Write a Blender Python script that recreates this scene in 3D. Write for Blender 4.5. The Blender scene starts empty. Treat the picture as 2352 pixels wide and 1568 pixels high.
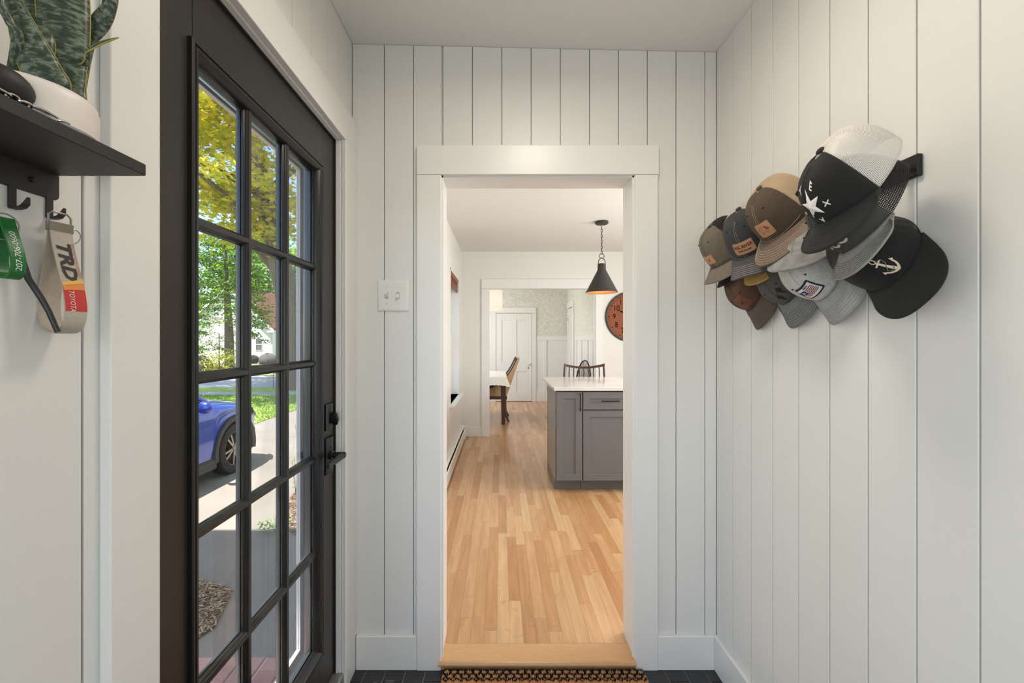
import bpy, math, random
from mathutils import Vector, Matrix
random.seed(7)
R=math.radians; PI=math.pi
scene=bpy.context.scene
COL=scene.collection
# ------------------------------------------------------------------ camera, sky, sun, large lights, exposure
cam=bpy.data.cameras.new('camera'); cam.sensor_width=36; cam.lens=15.0
cam.shift_x=26/2352; cam.shift_y=-5/2352; cam.clip_start=.02; cam.clip_end=400
camo=bpy.data.objects.new('camera',cam); COL.objects.link(camo)
camo.location=(0,0,1.353); camo.rotation_euler=(R(90),0,0); scene.camera=camo
scene.view_settings.view_transform='Standard'; scene.view_settings.look='None'
scene.view_settings.gamma=1; scene.view_settings.exposure=0.2; scene.view_settings.use_curve_mapping=False
w=bpy.data.worlds.new('sky'); scene.world=w; w.use_nodes=True
nt=w.node_tree; sky=nt.nodes.new('ShaderNodeTexSky'); sky.sky_type='NISHITA'; sky.sun_disc=False
sky.sun_elevation=R(62); sky.sun_rotation=R(230); sky.air_density=1.0; sky.dust_density=.6; sky.ozone_density=1.4
bg=nt.nodes['Background']; nt.links.new(sky.outputs[0],bg.inputs[0]); bg.inputs[1].default_value=.32
sl=bpy.data.lights.new('sun','SUN'); sl.energy=9; sl.angle=R(.6); sl.color=(1,.95,.87)
so=bpy.data.objects.new('sun',sl); COL.objects.link(so); so.location=(-10,-8,20)
so.rotation_euler=Vector((.20,.30,-1)).to_track_quat('-Z','Y').to_euler()
def area(name,loc,direction,sx,sy,energy,col=(1,1,1),spread=180):
    l=bpy.data.lights.new(name,'AREA'); l.shape='RECTANGLE'; l.size=sx; l.size_y=sy; l.energy=energy; l.color=col; l.spread=R(spread)
    o=bpy.data.objects.new(name,l); COL.objects.link(o); o.location=loc
    o.rotation_euler=Vector(direction).to_track_quat('-Z','Y').to_euler(); return o
# area lamps for daylight at unseen windows, the entry and dining ones added
area('entry_fill_light',(.15,-1.50,1.45),(0,1,-.05),1.1,1.3,6,(.93,.97,1))
area('entry_side_fill_light',(-.595,-.78,1.15),(1,.25,-.05),.9,1.5,14.5,(.92,.97,1))
area('daylight_kitchen_window',(2.92,3.2,1.55),(-1,0,-.05),1.6,1.2,70,(.96,.98,1))
area('dining_fill_light',(-1.82,7.5,1.55),(1,0,-.05),1.5,1.3,40,(.97,.98,1))
# ------------------------------------------------------------------ materials
def lin(c):
    return tuple((x/12.92 if x<=.04045 else ((x+.055)/1.055)**2.4) for x in c)
def C(r,g,b): return lin((r/255,g/255,b/255))+(1,)
MATS={}
def mat(name,col,rough=.5,metal=0,spec=.5,noise=0,nscale=20,bump=0,bscale=200,coord='Object',stretch=None,col2=None,sheen=0,coat=0,trans=0):
    if name in MATS: return MATS[name]
    m=bpy.data.materials.new(name); m.use_nodes=True; n=m.node_tree.nodes; l=m.node_tree.links
    b=n['Principled BSDF']; b.inputs['Base Color'].default_value=col; b.inputs['Roughness'].default_value=rough
    b.inputs['Metallic'].default_value=metal; b.inputs['Specular IOR Level'].default_value=spec
    if sheen: b.inputs['Sheen Weight'].default_value=sheen
    if coat: b.inputs['Coat Weight'].default_value=coat; b.inputs['Coat Roughness'].default_value=.05
    if noise or bump or col2:
        if coord=='Position': g=n.new('ShaderNodeNewGeometry'); co=g.outputs['Position']
        else: g=n.new('ShaderNodeTexCoord'); co=g.outputs[coord]
        if stretch:
            mp=n.new('ShaderNodeMapping'); mp.inputs['Scale'].default_value=stretch; l.new(co,mp.inputs[0]); co=mp.outputs[0]
        if noise or col2:
            t=n.new('ShaderNodeTexNoise'); t.inputs['Scale'].default_value=nscale; t.inputs['Detail'].default_value=5; l.new(co,t.inputs['Vector'])
            mx=n.new('ShaderNodeMix'); mx.data_type='RGBA'; mr=n.new('ShaderNodeMapRange'); mr.inputs[1].default_value=.3; mr.inputs[2].default_value=.7
            l.new(t.outputs[0],mr.inputs[0]); l.new(mr.outputs[0],mx.inputs[0])
            c2=col2 if col2 else tuple(x*(1-noise) for x in col[:3])+(1,)
            mx.inputs[6].default_value=col; mx.inputs[7].default_value=c2; l.new(mx.outputs[2],b.inputs['Base Color'])
        if bump:
            t2=n.new('ShaderNodeTexNoise'); t2.inputs['Scale'].default_value=bscale; t2.inputs['Detail'].default_value=3; l.new(co,t2.inputs['Vector'])
            bp=n.new('ShaderNodeBump'); bp.inputs['Strength'].default_value=bump; bp.inputs['Distance'].default_value=.002
            l.new(t2.outputs[0],bp.inputs['Height']); l.new(bp.outputs[0],b.inputs['Normal'])
    MATS[name]=m; return m
def nodes_of(m): return m.node_tree.nodes,m.node_tree.links,m.node_tree.nodes['Principled BSDF']
M_WALL=mat('white_paint',C(228,227,222),.42,noise=.03,nscale=1.5,bump=.12,bscale=350,coord='Position')
M_TRIM=mat('white_trim',C(233,232,228),.32,bump=.05,bscale=200,coord='Position')
M_CEIL=mat('ceiling_white',C(230,229,224),.8,bump=.1,bscale=260,coord='Position')
M_KWALL=mat('kitchen_white',C(230,228,221),.55,bump=.1,bscale=260,coord='Position')
M_DOOR=mat('black_door_paint',C(42,38,35),.38,noise=.12,nscale=300,bump=.15,bscale=500,coord='Position')
M_BLACK=mat('black_metal',C(22,22,23),.35,metal=.2,bump=.08,bscale=900,coord='Position')
M_CHROME=mat('chrome',C(205,200,195),.18,metal=1)
M_STEEL=mat('dull_steel',C(150,146,138),.32,metal=1)
M_PLASTIC=mat('white_plastic',C(232,231,226),.22)
M_GRAYCAB=mat('grey_cabinet_paint',C(108,108,110),.4,bump=.05,bscale=300,coord='Position')
M_DARKGAP=mat('dark_gap',C(28,27,26),.7)
M_SLATE=mat('dark_slate_tile',C(47,49,51),.45,noise=.3,nscale=30,bump=.3,bscale=60,coord='Position')
M_GROUT=mat('grey_grout',C(150,146,140),.9)
M_STORM=mat('storm_door_white',C(206,207,208),.4)
M_DWOOD=mat('dark_wood',C(74,42,26),.3,noise=.4,nscale=8,coord='Position',stretch=(40,40,4))
M_TAN=mat('tan_upholstery',C(192,158,122),.85,bump=.2,bscale=900,coord='Position')
M_CREAM=mat('cream_cloth',C(236,233,225),.9,bump=.2,bscale=500,coord='Position')
def glass_mat(name,refl=.05,tint=(1,1,1,1)):
    m=bpy.data.materials.new(name); m.use_nodes=True; n=m.node_tree.nodes; l=m.node_tree.links; n.clear()
    o=n.new('ShaderNodeOutputMaterial'); t=n.new('ShaderNodeBsdfTransparent'); t.inputs[0].default_value=tint
    g=n.new('ShaderNodeBsdfGlossy'); g.inputs['Roughness'].default_value=.01
    lw=n.new('ShaderNodeLayerWeight'); lw.inputs[0].default_value=.12
    mu=n.new('ShaderNodeMath'); mu.operation='MULTIPLY_ADD'; mu.inputs[1].default_value=.16; mu.inputs[2].default_value=refl*.1; l.new(lw.outputs['Fresnel'],mu.inputs[0])
    mx=n.new('ShaderNodeMixShader'); l.new(mu.outputs[0],mx.inputs[0]); l.new(t.outputs[0],mx.inputs[1]); l.new(g.outputs[0],mx.inputs[2]); l.new(mx.outputs[0],o.inputs[0])
    return m
M_GLASS=glass_mat('window_glass')
# ------------------------------------------------------------------ mesh helpers
ORG={}
class MB:
    def __init__(s): s.v=[]; s.f=[]; s.uv=None
    def add(s,vs,fs):
        o=len(s.v); s.v+= [tuple(p) for p in vs]; s.f+=[tuple(i+o for i in f) for f in fs]; return s
    def box(s,x0,x1,y0,y1,z0,z1):
        return s.add([(x0,y0,z0),(x1,y0,z0),(x1,y1,z0),(x0,y1,z0),(x0,y0,z1),(x1,y0,z1),(x1,y1,z1),(x0,y1,z1)],
          [(0,3,2,1),(4,5,6,7),(0,1,5,4),(1,2,6,5),(2,3,7,6),(3,0,4,7)])
    def cbox(s,x0,x1,y0,y1,z0,z1,b):
        # box with chamfered edges (three nested rings per axis)
        b=min(b,(x1-x0)/2.01,(y1-y0)/2.01,(z1-z0)/2.01)
        vs=[];idx={}
        for ix,x in enumerate((x0,x1)):
            for iy,y in enumerate((y0,y1)):
                for iz,z in enumerate((z0,z1)):
                    dx=b if ix==0 else -b; dy=b if iy==0 else -b; dz=b if iz==0 else -b
                    for a,p in enumerate(((x,y+dy,z+dz),(x+dx,y,z+dz),(x+dx,y+dy,z))):
                        idx[(ix,iy,iz,a)]=len(vs); vs.append(p)
        I=lambda ix,iy,iz,a: idx[(ix,iy,iz,a)]
        fs=[]
        for q in (0,1):
            f=[I(q,0,0,0),I(q,1,0,0),I(q,1,1,0),I(q,0,1,0)]; fs.append(f if q else f[::-1])
            f=[I(0,q,0,1),I(1,q,0,1),I(1,q,1,1),I(0,q,1,1)]; fs.append(f[::-1] if q else f)
            f=[I(0,0,q,2),I(1,0,q,2),I(1,1,q,2),I(0,1,q,2)]; fs.append(f if q else f[::-1])
        for p in (0,1):
            for q in (0,1):
                fs.append([I(p,q,0,0),I(p,q,1,0),I(p,q,1,1),I(p,q,0,1)])
                fs.append([I(p,0,q,0),I(p,1,q,0),I(p,1,q,2),I(p,0,q,2)])
                fs.append([I(0,p,q,1),I(1,p,q,1),I(1,p,q,2),I(0,p,q,2)])
                for r in (0,1): fs.append([I(p,q,r,0),I(p,q,r,1),I(p,q,r,2)])
        return s.add(vs,fs)
    def prism(s,poly,a0,a1,axis='y'):
        n=len(poly)
        def mk(p,a):
            if axis=='y': return (p[0],a,p[1])
            if axis=='x': return (a,p[0],p[1])
            return (p[0],p[1],a)
        vs=[mk(p,a0) for p in poly]+[mk(p,a1) for p in poly]
        fs=[tuple(range(n)),tuple(range(2*n-1,n-1,-1))]+[(i,(i+1)%n,(i+1)%n+n,i+n) for i in range(n)]
        return s.add(vs,fs)
    def grid(s,rows,closeu=False,closev=False,flip=False):
        m=len(rows); n=len(rows[0]); fs=[]
        for i in range(m if closev else m-1):
            for j in range(n if closeu else n-1):
                a=i*n+j; b=i*n+(j+1)%n; c=((i+1)%m)*n+(j+1)%n; d=((i+1)%m)*n+j
                fs.append((a,d,c,b) if flip else (a,b,c,d))
        return s.add([p for r in rows for p in r],fs)
    def tube(s,path,r,seg=8,closed=False,caps=True,flat=None):
        P=[Vector(p) for p in path]; n=len(P); rows=[]; up=None
        for i in range(n):
            if closed: t=P[(i+1)%n]-P[i-1]
            else: t=P[min(i+1,n-1)]-P[max(i-1,0)]
            t.normalize()
            if up is None:
                up=Vector((0,0,1)) if abs(t.z)<.9 else Vector((1,0,0))
            a=(up-t*up.dot(t)).normalized(); b=t.cross(a); up=a
            ri=r[i] if isinstance(r,(list,tuple)) else r
            rb=ri*(flat if flat else 1)
            rows.append([P[i]+a*ri*math.cos(q)+b*rb*math.sin(q) for q in [2*PI*k/seg for k in range(seg)]])
        s.grid(rows,closeu=True,closev=closed)
        if caps and not closed:
            o=len(s.v)-n*seg
            s.f.append(tuple(o+k for k in range(seg))[::-1]); s.f.append(tuple(o+(n-1)*seg+k for k in range(seg)))
        return s
    def lathe(s,prof,c=(0,0,0),seg=24,axis='z',arc=2*PI):
        rows=[]
        for (r,h) in prof:
            row=[]
            for k in range(seg):
                a=2*PI*k/seg; p=(r*math.cos(a),r*math.sin(a),h)
                if axis=='x': p=(p[2],p[0],p[1])
                elif axis=='y': p=(p[0],p[2],p[1])
                row.append((p[0]+c[0],p[1]+c[1],p[2]+c[2]))
            rows.append(row)
        return s.grid(rows,closeu=True)
    def sphere(s,c,rx,ry,rz,su=16,sv=10):
        rows=[]
        for i in range(sv+1):
            t=PI*i/sv
            rows.append([(c[0]+rx*math.sin(t)*math.cos(2*PI*k/su),c[1]+ry*math.sin(t)*math.sin(2*PI*k/su),c[2]-rz*math.cos(t)) for k in range(su)])
        return s.grid(rows,closeu=True)
    def ring(s,rect,prof,frame):
        # picture-frame sweep: rect=(u0,u1,v0,v1), prof=[(inset,height)], frame(u,v,h)->xyz
        u0,u1,v0,v1=rect; rows=[]
        for (d,h) in prof:
            rows.append([frame(u0+d,v0+d,h),frame(u1-d,v0+d,h),frame(u1-d,v1-d,h),frame(u0+d,v1-d,h)])
        return s.grid(rows,closeu=True)
    def build(s,name,m,parent=None,smooth=False,local=False,angle=35):
        me=bpy.data.meshes.new(name)
        off=Vector((0,0,0))
        if parent is not None and not local: off=ORG.get(parent.name,Vector((0,0,0)))
        me.from_pydata([(p[0]-off[0],p[1]-off[1],p[2]-off[2]) for p in s.v],[],s.f); me.validate(); me.update()
        if s.uv:
            ul=me.uv_layers.new(name='UVMap')
            for lp in me.loops: ul.data[lp.index].uv=s.uv[lp.vertex_index]
        o=bpy.data.objects.new(name,me); COL.objects.link(o)
        if isinstance(m,(list,tuple)):
            for q in m: me.materials.append(q)
        else: me.materials.append(m)
        if parent is not None: o.parent=parent; ORG[o.name]=off
        if smooth:
            for p in me.polygons: p.use_smooth=True
            try: me.set_sharp_from_angle(angle=R(angle))
            except Exception: pass
        return o
def fixn(o):
    import bmesh
    b=bmesh.new(); b.from_mesh(o.data); bmesh.ops.remove_doubles(b,verts=b.verts,dist=1e-6); bmesh.ops.recalc_face_normals(b,faces=b.faces); b.to_mesh(o.data); b.free(); return o
def thing(name,label,cat,loc=(0,0,0),group=None,kind=None):
    o=bpy.data.objects.new(name,None); COL.objects.link(o); o.location=loc; o.empty_display_size=.05
    ORG[o.name]=Vector(loc); return tag(o,label,cat,group,kind)
def tag(o,label,cat,group=None,kind=None):
    o['label']=label
    if cat: o['category']=cat
    if group: o['group']=group
    if kind: o['kind']=kind
    return o
def struct(name,mb,m,label,cat,parent=None,smooth=False):
    o=mb.build(name,m,parent,smooth); return tag(o,label,cat,kind='structure') if parent is None else o
def linked(name,src,parent,loc=(0,0,0),rot=None,scale=None):
    o=bpy.data.objects.new(name,src.data if hasattr(src,'data') else src); COL.objects.link(o); o.location=loc
    if rot: o.rotation_euler=rot
    if scale: o.scale=scale
    if parent is not None: o.parent=parent
    return o
def text2d(body,size,align='CENTER',res=3,bold=0,shear=0):
    cu=bpy.data.curves.new('t','FONT'); cu.body=body; cu.size=size; cu.align_x=align; cu.align_y='CENTER'; cu.resolution_u=res; cu.offset=bold; cu.shear=shear
    ob=bpy.data.objects.new('t',cu); COL.objects.link(ob); bpy.context.view_layer.update()
    me=bpy.data.meshes.new_from_object(ob.evaluated_get(bpy.context.evaluated_depsgraph_get()))
    vs=[(v.co.x,v.co.y) for v in me.vertices]; fs=[tuple(p.vertices) for p in me.polygons]
    bpy.data.objects.remove(ob); bpy.data.curves.remove(cu); bpy.data.meshes.remove(me); return vs,fs
def sub2d(vs,fs,maxlen):
    # split long triangles so that flat art follows a curved surface
    vs=list(vs); tri=[]
    for f in fs:
        for k in range(1,len(f)-1): tri.append((f[0],f[k],f[k+1]))
    for _ in range(6):
        out=[];mid={};ch=False
        for t in tri:
            e=[(math.dist(vs[t[i]],vs[t[(i+1)%3]]),i) for i in range(3)]; L,i=max(e)
            if L>maxlen:
                a,b,c=t[i],t[(i+1)%3],t[(i+2)%3]; vs.append(((vs[a][0]+vs[b][0])/2,(vs[a][1]+vs[b][1])/2)); m=len(vs)-1
                out+=[(a,m,c),(m,b,c)]; ch=True
            else: out.append(t)
        tri=out
        if not ch: break
    return vs,tri
# ------------------------------------------------------------------ entry room shell
XL,XR,YB=-.612,.8896,1.760
YN=-1.6
def ceilz(x): return 2.572-(x-XL)/(XR-XL)*.034
def boardbox(parent,axis,f,a0,a1,z0,z1,g=.0016,th=.012,ztop=None):
    mb=MB()
    if axis=='y':   # back wall, face at y=f, runs along x
        mb.cbox(a0+(g if a0>XL+.01 else 0),a1-(g if a1<XR-.01 else 0),f,f+th,z0,z1,.0012)
        if ztop:
            mb.v=[(p[0],p[1],(p[2]-z1)+ztop(p[0])-.001 if p[2]>z1-.01 else p[2]) for p in mb.v]
    elif axis=='xl': mb.cbox(f-th,f,a0+g,a1-g,z0,z1,.0012)
    else: mb.cbox(f,f+th,a0+g,a1-g,z0,z1,.0012)
    return mb.build('board',M_WALL,parent)
# floor of the entry with slate tiles
fl=struct('floor',MB().box(XL-.02,XR+.02,YN,YB+.01,-.10,-.004),M_GROUT,'dark slate tile floor of the entry in front of the wooden step','floor')
tw,tl=.0814,.166
tile=MB().cbox(0,tw-.0035,0,tl-.0035,-.012,0,.0012)
x0=-.612; k=0; tsrc=None
for c in range(23):
    xa=(842.5-1150)/(980/1.752)+(c-3)*tw
    ys=(1.690 if c%2==0 else 1.690+tl/2) 
    for r in range(-3,5):
        ya=ys-r*tl-tl; yb=ya+tl
        lo=max(xa,XL-.015); hi=min(xa+tw,XR+.015); yl=max(ya,1.20); yh=min(yb,YB+.008)
        if hi-lo<.006 or yh-yl<.006: continue
        if hi-lo>tw-.001 and yh-yl>tl-.001 and tsrc: linked('tile',tsrc,fl,(xa,ya,0))
        else:
            o=MB().cbox(0,hi-lo-.0035,0,yh-yl-.0035,-.012,0,.0012).build('tile',M_SLATE,fl); o.location=(lo,yl,0)
            if hi-lo>tw-.001 and yh-yl>tl-.001: tsrc=o
MB().box(XL,XR,YN,1.198,-.008,-.001).build('tile_field',M_SLATE,fl)['kind']='stuff'
# ceiling (settled, a little lower on the right)
mb=MB(); zl,zr=ceilz(XL-.15),ceilz(XR+.14)
mb.add([(XL-.15,YN-.1,zl),(XR+.14,YN-.1,zr),(XR+.14,YB+.14,zr),(XL-.15,YB+.14,zl),(XL-.15,YN-.1,zl+.1),(XR+.14,YN-.1,zr+.1),(XR+.14,YB+.14,zr+.1),(XL-.15,YB+.14,zl+.1)],
  [(0,1,2,3),(4,7,6,5),(0,4,5,1),(1,5,6,2),(2,6,7,3),(3,7,4,0)])
struct('ceiling',mb,M_CEIL,'smooth off-white ceiling over the entry','ceiling')
# back wall: core with doorway, vertical boards
OX0,OX1,OZ=-.242,.5485,2.028
wb=struct('wall_back',MB().box(XL-.15,OX0-.016,YB+.012,1.905,-.1,2.60).box(OX1+.016,XR+.14,YB+.012,1.905,-.1,2.60).box(OX0-.016,OX1+.016,YB+.012,1.905,OZ+.016,2.60),M_WALL,
   'white vertical board wall around the open doorway to the kitchen','wall')
gx=[XL]+[(p-1150)/(980/YB) for p in (882.5,949.5,1017.5,1085,1152.5,1220,1287,1354,1420.5,1487,1553,1619.5)]+[XR]
for i in range(len(gx)-1):
    a,b=gx[i],gx[i+1]
    z0=0
    if b>OX0-.01 and a<OX1+.016: z0=2.05
    if i==2: z0=0; b=min(b,OX0-.0005)
    boardbox(wb,'y',YB,a,b,z0,2.54,ztop=ceilz)
    if i==9: boardbox(wb,'y',YB,OX1+.018,b,0,2.05)
# right wall
wr=struct('wall_right',MB().box(XR+.012,XR+.14,YN,YB+.012,-.1,2.60),M_WALL,'white vertical board wall behind the hanging caps','wall')
gy=[YB-.001,1.637]+[1.637-.1206*k for k in range(1,22)]
for i in range(len(gy)-1): boardbox(wr,'xr',XR,gy[i+1],gy[i],0,2.537,g=.0019)
# left wall with the outside door
DY0,DY1,DZ=.745,1.637,2.119
EW=(-1.25,-.31,.38,1.92)
wl=struct('wall_left',MB().box(-.74,XL-.012,YN,EW[0],-.1,2.60).box(-.74,XL-.012,EW[1],DY0-.02,-.1,2.60).box(-.74,XL-.012,EW[0],EW[1],-.1,EW[2]).box(-.74,XL-.012,EW[0],EW[1],EW[3],2.60).box(-.74,XL-.012,DY1+.02,1.905,-.1,2.60).box(-.74,XL-.012,DY0-.02,DY1+.02,DZ+.02,2.60),M_WALL,
   'white vertical board wall around the black glazed door','wall')
gl=[YB-.001,1.632]+[1.632-.1258*k for k in range(1,21)]
for i in range(len(gl)-1):
    hi,lo=gl[i],gl[i+1]
    if hi>DY0-.03 and lo<DY1+.03:
        if lo<DY0-.02: boardbox(wl,'xl',XL,lo,DY0-.022,0,2.568); boardbox(wl,'xl',XL,DY0-.02,hi,DZ+.02,2.568)
        else: boardbox(wl,'xl',XL,lo,hi,DZ+.02,2.568)
    elif lo<EW[1] and hi>EW[0]: boardbox(wl,'xl',XL,lo,hi,0,EW[2]); boardbox(wl,'xl',XL,lo,hi,EW[3],2.568)
    else: boardbox(wl,'xl',XL,lo,hi,0,2.568,g=.0024 if lo<.7 else .0016)
# wall behind the camera, with an unseen window added to light the entry
struct('wall_near',MB().box(XL-.15,-.45,YN-.12,YN,-.1,2.62).box(.75,XR+.14,YN-.12,YN,-.1,2.62).box(-.45,.75,YN-.12,YN,-.1,.75).box(-.45,.75,YN-.12,YN,2.15,2.62),M_WALL,'plain white wall behind the viewpoint','wall')
wn=thing('added_window_1','white double-hung window added behind the viewpoint to light the entry','window',(.15,YN-.06,.75),kind='structure')
MB().ring((-.45,.75,.75,2.15),[(0,.03),(.05,.03),(.05,-.03),(0,-.03)],lambda u,v,h:(u,YN-.06+h,v)).build('window_frame',M_TRIM,wn)
MB().box(-.40,.70,YN-.08,YN-.04,1.43,1.47).build('meeting_rail',M_TRIM,wn)
MB().box(-.42,.72,YN-.062,YN-.058,.78,2.12).build('pane',M_GLASS,wn)
w5=thing('added_window_5','tall white window added on the left wall behind the viewpoint for light','window',(-.68,-.78,.38),kind='structure')  # unseen window, added to light the entry from the side
MB().ring((EW[0],EW[1],EW[2],EW[3]),[(0,.06),(.05,.06),(.05,-.03),(0,-.03)],lambda u,v,h:(-.68+h,u,v)).build('window_frame',M_TRIM,w5)
MB().box(-.682,-.678,EW[0]+.04,EW[1]-.04,EW[2]+.04,EW[3]-.04).build('pane',M_GLASS,w5)
# baseboards
for nm,mb_,lb in (('baseboard_back',MB().cbox(XL+.02,-.3435,YB-.016,YB,0,.138,.002),'short white baseboard left of the kitchen doorway'),
    ('baseboard_back',MB().cbox(.6425,XR-.016,YB-.016,YB,0,.138,.002),'short white baseboard right of the kitchen doorway'),
    ('baseboard_right',MB().cbox(XR-.016,XR,YN,YB-.001,0,.138,.002),'long white baseboard below the caps'),
    ('baseboard_left',MB().cbox(XL,XL+.016,YN,DY0-.10,0,.138,.002),'white baseboard left of the black door')):
    struct(nm,mb_,M_TRIM,lb,'baseboard')
# doorway casing and jambs
t=thing('trim_1','flat white casing and jambs framing the kitchen doorway','door casing',(.15,YB,0),kind='structure')
CY=YB-.018
MB().cbox(-.3425,OX0-.002,CY,YB,0,2.025,.0015).build('casing_leg',M_TRIM,t)
MB().cbox(OX1+.002,.6425,CY,YB,0,2.025,.0015).build('casing_leg',M_TRIM,t)
MB().cbox(-.3425,.6465,CY-.001,YB,2.0265,2.146,.0015).build('casing_head',M_TRIM,t)
for a,b in ((OX0-.016,OX0),(OX1,OX1+.016)): MB().box(a,b,YB-.004,1.912,.036,OZ+.016).build('jamb',M_TRIM,t)
MB().box(OX0,OX1,YB-.004,1.912,OZ,OZ+.016).build('head_jamb',M_TRIM,t)
for a,b in ((OX0,OX0+.006),(OX1-.006,OX1)): MB().box(a,b,YB-.003,YB+.004,.045,OZ).build('edge_bead',M_TRIM,t)
MB().box(OX0,OX1,YB-.003,YB+.004,OZ-.009,OZ).build('edge_bead',M_TRIM,t)
# light switch
s=thing('light_switch','white two-gang toggle switch plate left of the kitchen doorway','light switch',(-.442,YB,1.53))
def sx(p): return (p-1150)/(980/(YB-.004))
def sz(p): return 1.353+(779-p)/(980/(YB-.004))
X0,X1,Z0,Z1=sx(867.5),sx(939.5),sz(714.5),sz(643)
mb=MB(); fr=lambda u,v,h:(u,YB-h,v)
mb.ring((X0,X1,Z0,Z1),[(0,0),(.0005,.004),(.004,.0065),(.012,.0068)],fr); mb.add([fr(X0+.012,Z0+.012,.0068),fr(X1-.012,Z0+.012,.0068),fr(X1-.012,Z1-.012,.0068),fr(X0+.012,Z1-.012,.0068)],[(0,1,2,3)])
mb.build('plate',M_PLASTIC,s,smooth=True)
for px,up in ((888.5,1),(914.5,-1)):
    cx=sx(px); cz=sz(678.5)
    MB().box(cx-.0062,cx+.0062,YB-.0074,YB-.006,cz-.0135,cz+.0135).build('slot',mat('slot_grey',C(176,172,166),.5),s)
    mb=MB().prism([(YB-.006,cz-.009),(YB-.017,cz+up*.009-.003),(YB-.017,cz+up*.009+.003),(YB-.006,cz+.009)],cx-.0045,cx+.0045,'x'); fixn(mb.build('toggle',M_PLASTIC,s))
    for pz in (661,697): MB().box(cx-.0006,cx+.0006,YB-.0076,YB-.006,sz(pz)-.003,sz(pz)+.003).build('screw',M_STEEL,s)
# ------------------------------------------------------------------ the black glazed door
XD=-.637; XO=-.681
d=thing('door_1','black entry door with fifteen glass panes and black lever','door',(XD-.02,1.19,.08),kind='structure')
LY0,LY1,LZ0,LZ1=.867,1.515,.234,1.970
GY0,GY1,GZ0,GZ1=.899,1.483,.266,1.938
for a,b in ((.748,LY0+.015),(LY1-.015,1.627)): MB().cbox(XO,XD,a,b,.081,2.111,.002).build('stile',M_DOOR,d)
MB().box(XO,XD,LY0+.015,LY1-.015,LZ1-.015,2.111).build('top_rail',M_DOOR,d)
MB().box(XO,XD,LY0+.015,LY1-.015,.081,LZ0+.015).build('bottom_rail',M_DOOR,d)
prof=[(0,0),(.0005,.009),(.004,.0115),(.008,.0105),(.0095,.007),(.012,.0068),(.0135,.010),(.018,.0105),(.024,.006),(.029,-.004),(.032,-.010),(.032,-.020)]
MB().ring((LY0,LY1,LZ0,LZ1),prof,lambda u,v,h:(XD+h,u,v)).build('lite_frame',mat('black_frame_gloss',C(30,29,29),.27,bump=.1,bscale=300,coord='Position'),d,smooth=True,angle=30)
M_FR=MATS['black_frame_gloss']; M_FO=mat('black_frame_skylit',C(58,61,64),.3)  # outer bars: door black painted greyer for the sky light on it
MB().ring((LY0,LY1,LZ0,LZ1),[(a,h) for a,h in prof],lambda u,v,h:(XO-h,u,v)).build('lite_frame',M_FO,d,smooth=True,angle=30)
XG=-.659
def bar(poly_sign,mt,along,c,a0,a1,nm):
    e_=.0003 if along=='z' else 0
    q=[(.0015,-.013),(.006,-.013),(.009,-.0095),(.012,-.0085),(.0145+e_,-.006),(.0165+e_,-.0055),(.0165+e_,.0055),(.0145+e_,.006),(.012,.0085),(.009,.0095),(.006,.013),(.0015,.013)]
    if along=='z': MB().prism([(XG+poly_sign*h,c+u) for h,u in q],a0,a1,'z').build(nm,mt,d)
    else: MB().prism([(XG+poly_sign*h,c+u) for h,u in q],a0,a1,'y').build(nm,mt,d)
pw=(GY1-GY0)/3; ph=(GZ1-GZ0)/5
for k in (1,2):
    bar(1,M_FR,'z',GY0+pw*k,GZ0,GZ1,'muntin'); bar(-1,M_FO,'z',GY0+pw*k,GZ0,GZ1,'outer_muntin')
for k in (1,2,3,4):
    bar(1,M_FR,'y',GZ0+ph*k,GY0,GY1,'muntin'); bar(-1,M_FO,'y',GZ0+ph*k,GY0,GY1,'outer_muntin')
for i in range(3):
    for j in range(5): MB().box(XG-.001,XG+.001,GY0+pw*i,GY0+pw*(i+1),GZ0+ph*j,GZ0+ph*(j+1)).build('pane',M_GLASS,d)
def arched_plate(cy,cz,hy,hz,x,th):
    mb=MB(); rows=[]
    for i in range(9):
        u=-1+2*i/8; rows.append([(x+th*(1-.55*u*u)*(0 if k in (0,1) else 1)*1.0+ (0.0 if k in(0,1) else .001),cy+u*hy,cz+(hz if k in (1,2) else -hz)) for k in (0,1,2,3)])
    mb.grid(rows,closeu=True); o=len(mb.v)-36
    mb.f.append((o,o+1,o+2,o+3)); mb.f.append((o+32,o+35,o+34,o+33)); return mb
db=arched_plate(1.572,1.069,.031,.048,XD,.012).build('deadbolt',M_BLACK,d); fixn(db)
mb=MB(); rows=[]
for i in range(9):
    u=i/8; x=XD+.010+u*.030; s_=math.sqrt(max(0,1-(2*abs(u-.5))**3))*.9+.12
    rows.append([(x,1.572+.0055*math.cos(q),1.069-.004+.024*s_*math.sin(q)-.006*u) for q in [2*PI*k/12 for k in range(12)]])
mb.grid(rows,closeu=True); mb.f.append(tuple(range(11,-1,-1))); mb.f.append(tuple(96+k for k in range(12))); mb.build('thumb_turn',M_BLACK,db,smooth=True)
hp=arched_plate(1.572,.928,.033,.066,XD,.013).build('handle_plate',M_BLACK,d); fixn(hp)
MB().lathe([(0,.010),(.017,.010),(.017,.020),(.011,.022),(.011,.062),(.010,.066),(0,.066)],(XD,1.568,.928),20,'x').build('spindle',M_BLACK,hp,smooth=True)
mb=MB(); rows=[]
for y,w_,hh in ((1.578,.008,.009),(1.555,.0085,.009),(1.50,.007,.009),(1.45,.006,.0085),(1.432,.0055,.008)):
    x=XD+.057; rows.append([(x-w_,y,.928-hh),(x+w_,y,.928-hh),(x+w_,y,.928+hh*.6),(x+w_*.5,y,.928+hh),(x-w_*.5,y,.928+hh),(x-w_,y,.928+hh*.6)])
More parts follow.
